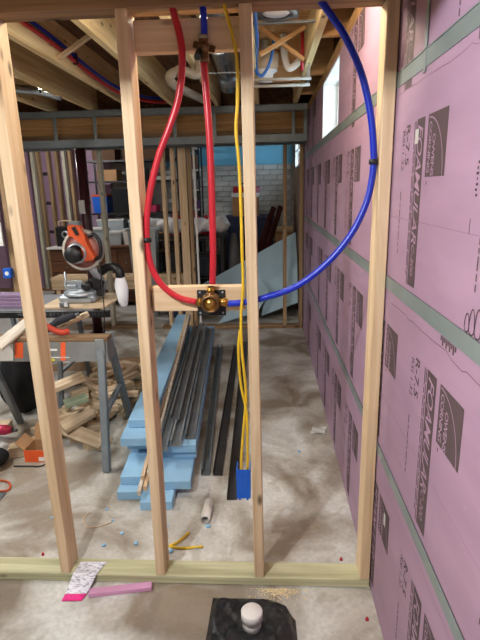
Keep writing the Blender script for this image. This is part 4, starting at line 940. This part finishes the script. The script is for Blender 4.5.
# ------------------------------------------------------------------ offcut pile
random.seed(17)
placed = []
def corners(cx_, cy_, l, w, a):
    return [(cx_+sx*l/2*math.cos(a)-sy*w/2*math.sin(a), cy_+sx*l/2*math.sin(a)+sy*w/2*math.cos(a)) for sx, sy in ((-1, -1), (1, -1), (1, 1), (-1, 1))]
def overlap(A, B):
    for P_ in (A, B):
        for i in range(4):
            ax = (P_[(i+1) % 4][1]-P_[i][1], -(P_[(i+1) % 4][0]-P_[i][0]))
            pa = [ax[0]*x_+ax[1]*y_ for x_, y_ in A]; pb = [ax[0]*x_+ax[1]*y_ for x_, y_ in B]
            if max(pa) < min(pb) or max(pb) < min(pa): return False
    return True
keep_out = [corners(-1.45, 3.42, 0.10, 0.70, 0), corners(-0.965, 3.0, 0.07, 0.36, 0), corners(-1.79, 3.28, 0.32, 0.36, 0)]
off_me = {}
for k, (n_, ya, yb, xa_, xb_) in enumerate(((40, 2.74, 4.0, -1.52, -0.92), (34, 2.84, 3.95, -1.50, -0.94), (27, 2.94, 3.90, -1.46, -0.97), (20, 3.04, 3.85, -1.42, -1.00), (13, 3.14, 3.75, -1.38, -1.04))):
    got = 0
    for tr in range(2500):
        if got >= n_: break
        l = random.choice((0.12, 0.17, 0.22, 0.29)); w = random.choice((0.038, 0.064, 0.089)); a = random.choice((0.55, 0.75, -0.5, 0.3, 1.1))+random.uniform(-0.35, 0.35)
        x_, y_ = random.uniform(xa_, xb_), random.uniform(ya, yb); C = corners(x_, y_, l+0.006, w+0.006, a)
        if any(q[0] > -0.87-0.06*(q[1]-2.4) or (q[0] > -0.97 and q[1] < 2.60) for q in C): continue
        if any(kk == k and overlap(C, D) for kk, D in placed) or any(overlap(C, D) for D in keep_out): continue
        placed.append((k, C)); got += 1
        key = (l, w)
        if key not in off_me: off_me[key] = mesh_from('offcut', MB().cbox((0, 0, 0.019), (l, w, 0.037), ch=0.002), offcut_x)
        green = (k == 3 and got == 3)
        o = bpy.data.objects.new('offcut', off_me[key]); COL.objects.link(o); o.location = (x_, y_, 0.0005+k*0.0395); o.rotation_euler = (0, 0, a)
        ln_ = {0.12: 'stubby', 0.17: 'short', 0.22: 'medium-length', 0.29: 'long'}[l]; wd_ = {0.038: 'thin', 0.064: 'narrow', 0.089: 'wide'}[w]; wh_ = ('lying on the floor under the heap', 'low in the heap', 'in the middle of the heap', 'high in the heap', 'on the very top of the heap')[k]
        tag(o, f'{ln_} {wd_} pine offcut {wh_} beyond the sawhorse', 'offcut', f'{ln_} {wd_} offcuts {wh_}')
def lone_cut(p, l, w, t, rot, mat, label):
    return leaning('offcut', p, l, w, t, rot, mat, label, 'offcut')
lone_cut(Vector((-1.25, 2.92, 0.225)), 0.15, 0.075, 0.037, (0.05, -0.12, 0.55), wood('green_offcut', (176, 190, 160), (140, 156, 124), 'x', knots=False), 'greenish treated offcut lying on top of the heap')
lone_cut(Vector((-1.42, 3.10, 0.262)), 0.32, 0.089, 0.037, (0.15, -0.20, 0.62), offcut_x, 'long pine offcut slanting up over the heap')
lone_cut(Vector((-1.15, 2.72, 0.085)), 0.34, 0.089, 0.037, (0.6, 0.10, -0.42), offcut_x, 'pine offcut propped along the near edge of the heap')
lone_cut(Vector((-1.19, 2.77, 0.168)), 0.21, 0.089, 0.037, (0.3, -0.25, 0.75), offcut_x, 'wide pine offcut tipped against the near heap edge')
lone_cut(at(92, 371, y=4.10)+Vector((0, 0, 0.02)), 0.95, 0.14, 0.045, (0.9, -0.05, 0.10), oldwood_x, 'long brown board on edge behind the heap')

# ------------------------------------------------------------------ blue foam stack with steel studs and trim
random.seed(9)
FT = 0.0495
stack = [(-0.780, -0.648, 2.19, 0, 0.0, 'blue foam board on the floor at the left of the stack'), (-0.640, -0.480, 2.11, 0, 0.0, 'narrow blue foam board on the floor poking out of the stack'),
         (-0.775, -0.648, 2.25, 1, 0.0, 'narrow blue foam board second from the floor at the left'), (-0.598, -0.400, 2.21, 1, 0.0, 'wide blue foam board reaching furthest out under the steel'),
         (-0.760, -0.648, 2.56, 2, 0.0, 'blue foam board set back in the left of the stack'), (-0.598, -0.400, 2.43, 2, 0.0, 'blue foam board in the middle of the stack under the steel'),
         (-0.785, -0.648, 2.44, 3, 0.0, 'blue foam board fourth up at the left of the stack'), (-0.598, -0.395, 2.40, 3, 0.0, 'upper blue foam board carrying the steel studs'),
         (-0.800, -0.648, 2.38, 4, 0.0, 'blue foam board just under the top at the left'), (-0.785, -0.648, 2.50, 5, 0.0, 'topmost blue foam board at the left of the stack')]
for x0, x1, yf, k, yaw, lab in stack:
    o = bpy.data.objects.new('foam_board', mesh_from('foam_board', MB().box(-(x1-x0)/2, (x1-x0)/2, 0, 2.40, 0, FT, 0.003), foam_blue)); COL.objects.link(o)
    o.location = ((x0+x1)/2, yf, 0.0005+k*0.05); o.rotation_euler = (0, 0, 0.060+yaw); tag(o, lab, 'foam board', 'blue foam boards in the stack')
TOPZ = 0.2015
def steel_stud(x0, y0, x1, y1, z0, z1, w, h, label, mat, lip=True):
    p0, p1 = Vector((x0, y0, z0)), Vector((x1, y1, z1)); L_ = (p1-p0).length; t = 0.0025
    mb = MB().box(0, L_, -w/2, w/2, 0, t).box(0, L_, -w/2, -w/2+t, t, h).box(0, L_, w/2-t, w/2, t, h)
    if lip: mb.box(0, L_, -w/2+t, -w/2+0.010, h-t, h).box(0, L_, w/2-0.010, w/2-t, h-t, h)
    o = bpy.data.objects.new('steel_stud', mesh_from('steel_stud', mb, mat)); COL.objects.link(o); o.location = p0
    o.rotation_euler = (p1-p0).to_track_quat('X', 'Z').to_euler(); tag(o, label, 'steel stud'); return o
steel_stud(-0.565, 2.33, -0.712, 4.75, TOPZ, TOPZ, 0.060, 0.034, 'grey steel stud lying beside the wood trim on the foam', steel_grey)
steel_stud(-0.500, 2.38, -0.646, 4.75, TOPZ, TOPZ, 0.060, 0.040, 'shiny steel stud lying in the middle of the foam stack', steel)
steel_stud(-0.434, 2.46, -0.578, 4.70, TOPZ, TOPZ, 0.060, 0.034, 'dark steel stud lying along the right of the foam stack', dark_steel)
steel_stud(-0.545, 2.62, -0.680, 4.66, TOPZ+0.041, TOPZ+0.041, 0.058, 0.034, 'dark steel stud resting on top of other studs', dark_steel)
steel_stud(-0.352, 2.42, -0.480, 4.70, 0.001, 0.001, 0.050, 0.040, 'grey steel track on the floor against the foam stack', steel_grey)
def track(a, b, label, w=0.052):
    return steel_stud(a[0], a[1], b[0], b[1], 0.001, 0.001, w, 0.028, label, plain('blackened_steel', (70, 69, 70), 0.5, 0.3, 0.2, 8), False)
track((-0.285, 2.42), (-0.315, 4.75), 'dark steel track on the floor nearest the foam')
track((-0.190, 2.20), (-0.235, 4.90), 'dark steel track lying alone on the floor by the white pipe')
tr_ = thing('wood_trim', 'bundle of old wooden trim wedged in the foam stack', 'trim', (-0.62, 2.1, 0.05))
for k, (dx, dz, ln, mt) in enumerate(((0.0, 0.0, 2.35, plank_x), (0.020, 0.0, 2.45, pine_y), (0.001, 0.032, 2.30, pine_y), (0.021, 0.030, 2.25, plank_x))):
    p0 = Vector((-0.632+dx, 2.08+0.04*k, 0.115+dz)); p1 = Vector((-0.632+dx-0.148, 4.60, 0.335+dz))
    part('strip', MB().bar(p0, p1, 0.017, 0.028), mt, tr_)
# ------------------------------------------------------------------ small things on the floor
p0, p1 = at(205, 520, z=0.022), at(210.5, 496, z=0.022)
single('pipe_offcut', MB().lathe([(0.0175, 0), (0.0225, 0), (0.0225, 0.14), (0.0175, 0.14), (0.0175, 0)], (0, 0, 0), 20), white_pl, 'short white plastic pipe offcut lying on the concrete', 'pipe offcut')
o = bpy.data.objects['pipe_offcut']; o.location = (p0.x, p0.y, 0.0228); o.rotation_euler = Vector((p1.x-p0.x, p1.y-p0.y, 0)).to_track_quat('Z', 'Y').to_euler()
for k, pts in enumerate((((169, 546), (176, 543), (183, 538), (189, 532.5)), ((170, 546.5), (180, 548), (192, 547.5), (203, 546.5)))):
    single('cable_offcut', MB().tube(spline([at(a, b, z=0.006) for a, b in pts], 5), 0.0055, 8), yellow_cb, ('bent yellow cable scrap on the floor behind the plate', 'straight yellow cable scrap on the floor behind the plate')[k], 'cable scrap')
random.seed(41)
for k, (a, b) in enumerate(((107, 510), (113, 521), (122, 534), (104, 546), (136, 544), (166, 536), (171, 552), (52, 518), (141, 498), (299, 452), (168, 526), (196, 549), (208, 527))):
    p = at(a, b, z=0.0); s = random.uniform(0.008, 0.018)
    o = bpy.data.objects.new('foam_crumb', mesh_from('foam_crumb', MB().cbox((0, 0, s*0.3), (s*1.3, s, s*0.6), ch=s*0.1), foam_blue)); COL.objects.link(o); o.location = (p.x, p.y, 0.0005); o.rotation_euler = (0, 0, random.uniform(0, 3))
    tag(o, 'tiny blue foam crumb scattered on the concrete floor', 'foam crumb', 'blue foam crumbs on the floor')
p = at(317, 431, z=0)
single('paper_scrap', MB().grid(lambda u, v: (p.x-0.045+0.09*u+0.02*v, p.y-0.04+0.08*v, 0.002+0.008*math.sin(u*3+v*5)**2), 8, 6), tag_paper, 'crumpled pale paper scrap on the floor by the pink wall', 'paper')
single('twine', MB().tube(spline([at(90, 512, z=0.003), at(84, 518, z=0.003), at(88, 527, z=0.003), at(100, 526, z=0.003), at(112, 522, z=0.003)], 5), 0.003, 6), tan_pl, 'thin tan loop of twine on the concrete', 'twine')
for k, (a, b, zz) in enumerate(((43, 555, 0.0), (367, 620, 0.0), (341, 560, 0.0))):
    pp_ = at(a, b, z=zz); single('red_wire_nut', MB().lathe([(0.001, 0.012), (0.004, 0.012), (0.006, 0.004), (0.007, 0.0005), (0.001, 0.0005)], (pp_.x, pp_.y, 0), 10), red_cl, ('small red wire nut on the floor behind the sill plate', 'small red wire nut on the floor at the foot of the pink wall', 'small red wire nut on the floor near the last stud')[k], 'wire nut')
# open orange-fronted carton, drill, shears at the left
q0 = Vector((-1.44, 2.545, 0)); bxo = thing('orange_carton', 'small open carton with a bright orange front', 'box', (q0.x+0.06, q0.y+0.07, 0))
mb = MB().box(q0.x, q0.x+0.135, q0.y+0.002, q0.y+0.14, 0.0005, 0.003)
mb.box(q0.x, q0.x+0.002, q0.y+0.002, q0.y+0.14, 0.003, 0.075).box(q0.x+0.133, q0.x+0.135, q0.y+0.002, q0.y+0.14, 0.003, 0.075).box(q0.x, q0.x+0.135, q0.y+0.138, q0.y+0.14, 0.003, 0.075).box(q0.x, q0.x+0.135, q0.y+0.002, q0.y+0.004, 0.003, 0.075)
part('carton_body', mb, cardboard, bxo)
part('orange_front', MB().box(q0.x, q0.x+0.135, q0.y, q0.y+0.0018, 0.0005, 0.076), orange_pr, bxo, 'bright orange front face')
part('white_mark', MB().box(q0.x+0.085, q0.x+0.13, q0.y-0.001, q0.y-0.0002, 0.008, 0.034), white_pl, bxo)
part('flap', MB().bar((q0.x+0.067, q0.y+0.141, 0.076), (q0.x+0.067, q0.y+0.175, 0.165), 0.13, 0.002, up=(0, 1, 0)), cardboard, bxo)
part('flap', MB().bar((q0.x-0.001, q0.y+0.07, 0.076), (q0.x-0.05, q0.y+0.07, 0.12), 0.13, 0.002, up=(1, 0, 0)), cardboard, bxo)
for k in range(5): part('screw', MB().cyl((q0.x+0.02+0.022*k, q0.y+0.04+0.03*(k % 2), 0.012), (q0.x+0.05+0.018*k, q0.y+0.10, 0.02), 0.005, n=6), dark_steel, bxo)
leaning('offcut', Vector((-1.515, 2.63, 0.0355)), 0.11, 0.075, 0.07, (0, 0, 0.4), offcut_x, 'thick pine block beside the orange-fronted carton', 'offcut')
leaning('offcut', Vector((-1.83, 2.93, 0.028)), 0.19, 0.12, 0.05, (0, 0, 0.15), offcut_x, 'flat pine block by the sawhorse foot at the left', 'offcut')
g0 = at(2, 433, z=0.05); dr_ = thing('pink_drill', 'pinkish-red cordless tool with black grip on the floor', 'power tool', (g0.x, g0.y, 0))
part('tool_body', MB().tube([g0+Vector((-0.11, 0.0, 0.02)), g0+Vector((-0.04, 0, 0.022)), g0+Vector((0.03, 0.0, 0.022)), g0+Vector((0.07, 0, 0.02))], [0.030, 0.034, 0.032, 0.018], 12), plain('pinkish_red', (196, 40, 84), 0.4), dr_)
part('chuck', MB().cyl(g0+Vector((0.07, 0, 0.02)), g0+Vector((0.105, 0, 0.02)), 0.015, 0.010, 10), dark_steel, dr_)
part('grip', MB().bar(g0+Vector((-0.05, -0.03, 0.01)), g0+Vector((-0.06, -0.11, -0.018)), 0.036, 0.036, ch=0.01), black_pl, dr_)
part('battery', MB().cbox(g0+Vector((-0.055, -0.145, -0.010)), (0.08, 0.06, 0.07), (0, 0, 0.1), 0.008), black_pl, dr_)
g1 = at(-8, 459, z=0.04)
single('black_pouch', MB().grid(lambda u, v: (g1.x+0.095*math.cos(2*PI*u)*math.sin(PI*(0.04+0.92*v)), g1.y+0.09*math.sin(2*PI*u)*math.sin(PI*(0.04+0.92*v)), 0.001+0.045*(1-math.cos(PI*v))), 20, 10), black_cl, 'black rounded pouch on the floor at the left', 'pouch')
single('charging_lead', MB().tube(spline([at(14, 466, z=0.006), at(20, 466, z=0.006), at(30, 466, z=0.006), at(44, 465, z=0.006), at(56, 452, z=0.006)], 5), 0.0045, 6), black_pl, 'thin black cord trailing past the orange-fronted carton', 'cord')
single('extension_lead', MB().tube(spline([at(-6, 481, z=0.007), at(4, 480.5, z=0.007), at(10, 484, z=0.007), at(8, 490, z=0.007), at(-2, 491, z=0.007), at(-10, 490, z=0.007)], 5), 0.0055, 8), orange_pl, 'loop of orange extension cord on the floor at the left', 'cord')
g2 = at(-2, 497, z=0); single('metal_plate', MB().box(g2.x-0.08, g2.x+0.028, g2.y-0.04, g2.y+0.03, 0.0005, 0.006, 0.001), dark_steel, 'flat grey metal plate lying near the orange cord', 'plate')

# label packet bent over the sill plate
lp = thing('label_packet', 'white printed packet with magenta end leaning on the sill plate', 'packet', (-0.76, 1.6, 0))
prof = [(1.705, 0.0395), (1.665, 0.0400), (1.640, 0.0405), (1.615, 0.026), (1.592, 0.014), (1.570, 0.006)]
def strip_mesh(pr, xl, xr):
    mb = MB(); n_ = len(pr)
    vs = []
    for i, (y_, z_) in enumerate(pr):
        sh = (y_-1.57)*0.30; vs += [(xl+sh*0.0+(y_-1.57)*0.12, y_, z_+0.002), (xr+(y_-1.57)*0.32, y_+0.004, z_+0.002)]
    vs2 = [(a, b, c-0.0015) for a, b, c in vs]
    fs = [(2*i, 2*i+1, 2*i+3, 2*i+2) for i in range(n_-1)]
    return MB().add(vs+vs2, fs+[tuple(j+2*n_ for j in f)[::-1] for f in fs])
part('packet_sheet', strip_mesh(prof, -0.806, -0.722), LABEL_M, lp)
part('magenta_end', strip_mesh([(1.570, 0.006), (1.555, 0.003), (1.540, 0.002)], -0.806, -0.722), magenta, lp, 'magenta printed end')
a, b = at(89, 593, z=0.01), at(152, 586, z=0.01)
single('foam_strip', MB().bar(a, b, 0.032, 0.019, ch=0.002), pink_scrap, 'thin pink foam strip lying on the floor before the sill plate', 'foam strip')
# black sump cover with white capped pipe
sc_ = thing('sump_cover', 'black crumpled plastic cover on the floor around a white pipe', 'cover', (-0.06, 1.40, 0))
def cover(u, v):
    x_ = -0.222+0.312*u+0.035*(1-v)*(u-0.5)*0.6; y_ = 1.20+0.375*v
    cut = max(0, (u-0.72)/0.28)*max(0, (v-0.75)/0.25); y_ -= 0.06*cut; x_ -= 0.02*cut
    e_ = min(1, 14*u, 14*(1-u), 14*v, 14*(1-v)); bump_ = 0.006*math.sin(17*u+5*v)*math.sin(13*v+2)+0.004*math.sin(37*u)*math.sin(31*v)
    dome = 0.022*math.exp(-((u-0.80)/0.14)**2-((v-0.62)/0.26)**2)
    return (x_, y_, 0.001+e_*(0.022+bump_+dome))
part('cover_sheet', MB().grid(cover, 40, 40), plain('glossy_black_sheet', (34, 35, 38), 0.34, 0, 0.6, 34, 0.6), sc_)
pcx = at(252, 624, z=0.03)
part('capped_pipe', MB().cyl((pcx.x, pcx.y, 0.012), (pcx.x, pcx.y, 0.066), 0.034, n=24), white_pl, sc_)
part('pipe_cap', MB().lathe([(0.0345, 0.052), (0.0385, 0.052), (0.0385, 0.086), (0.035, 0.090), (0.001, 0.090)], (pcx.x, pcx.y, 0), 24), white_pl, sc_, 'white plastic pipe cap')
# sawdust by the sill plate
random.seed(77); mb = MB()
for k in range(420):
    g = Vector((random.gauss(0.035, 0.045), 1.628-abs(random.gauss(0, 0.022)), 0)); s = random.uniform(0.0012, 0.003)
    if g.y > 1.640: continue
    mb.cbox((g.x, g.y, s*0.4), (s*2.4, s, s*0.7), (0, 0, random.uniform(0, 3)))
single('sawdust', mb, sawdust_m, 'sprinkle of pale sawdust against the sill plate', 'sawdust', kind='stuff')

# ------------------------------------------------------------------ lamps
# unseen metal box added on the viewer's side to shade the stud tops
td = thing('added_shade_box', 'unseen sheet-metal box added above the viewer to shade the stud tops', 'duct', (-1.0, 1.0, 2.015))
part('shade_box_body', MB().box(-2.4, 0.385, 0.88, 1.10, 2.015, 2.285, 0.004), foil, td)
for a in (-2.0, -1.1, -0.2): part('seam', MB().box(a-0.012, a+0.012, 0.872, 1.108, 2.007, 2.293), steel, td)
def bare_lamp(p, watts, colour, label):
    t_ = thing('bulb_socket', label, 'lamp', p)
    part('bulb', MB().sphere(p, 0.026), bulb_mat, t_)
    part('socket', MB().cyl(p+Vector((0, 0, 0.026)), p+Vector((0, 0, 0.07)), 0.022, n=14), white_pl, t_)
    part('lamp_cord', MB().cyl(p+Vector((0, 0, 0.07)), Vector((p.x, p.y, 2.5365)), 0.005, n=8), black_pl, t_)
    bulb_light('bulb_glow', p, watts, colour, 0.035, t_)
bare_lamp(KEY_POS, KEY_W, (0.95, 0.98, 1.0), 'bare bulb hanging on the near side of the added metal shade box')
bare_lamp(JOIST_POS, JOIST_W, (1.0, 0.92, 0.78), 'bare bulb hanging just behind the header of the partition')
def fill_tube_light(p, watts, colour, label):
    t_ = thing('fill_tube_light', label, 'lamp', p)
    part('housing', MB().box(p.x-0.065, p.x+0.065, p.y-0.61, p.y+0.61, p.z+0.012, p.z+0.05, 0.006), white_pl, t_)
    for a in (-0.03, 0.03): part('tube', MB().cyl((p.x+a, p.y-0.58, p.z-0.006), (p.x+a, p.y+0.58, p.z-0.006), 0.013, n=12), bulb_mat, t_)
    for b in (-0.45, 0.45): part('hanger', MB().box(p.x-0.005, p.x+0.005, p.y+b-0.005, p.y+b+0.005, p.z+0.05, 2.5365), steel, t_)
    l = bpy.data.lights.new('tube_glow', 'AREA'); l.shape = 'RECTANGLE'; l.size = 0.10; l.size_y = 1.16; l.energy = watts; l.color = colour
    o = bpy.data.objects.new('tube_glow', l); COL.objects.link(o); o.parent = t_; o.location = (0, 0, -0.022)
bare_lamp(BAY_POS, BAY_W, (1.0, 0.82, 0.58), 'bare bulb up in the joist bay beside the pink wall')
fill_tube_light(LEFT_POS, LEFT_W, (0.95, 0.98, 1.0), 'unseen twin-tube light added to brighten the sawhorse side')  # added for softer light beyond the partition
fill_tube_light(REAR_POS, REAR_W, (0.96, 0.98, 1.0), 'unseen twin-tube light added behind the viewer as soft fill')  # added out of view for soft frontal fill
bare_lamp(FAR_POS, FAR_W, (0.98, 0.98, 0.97), 'unseen bulb added to brighten the far stored things')  # added bulb, hidden from view, lifts the back of the room
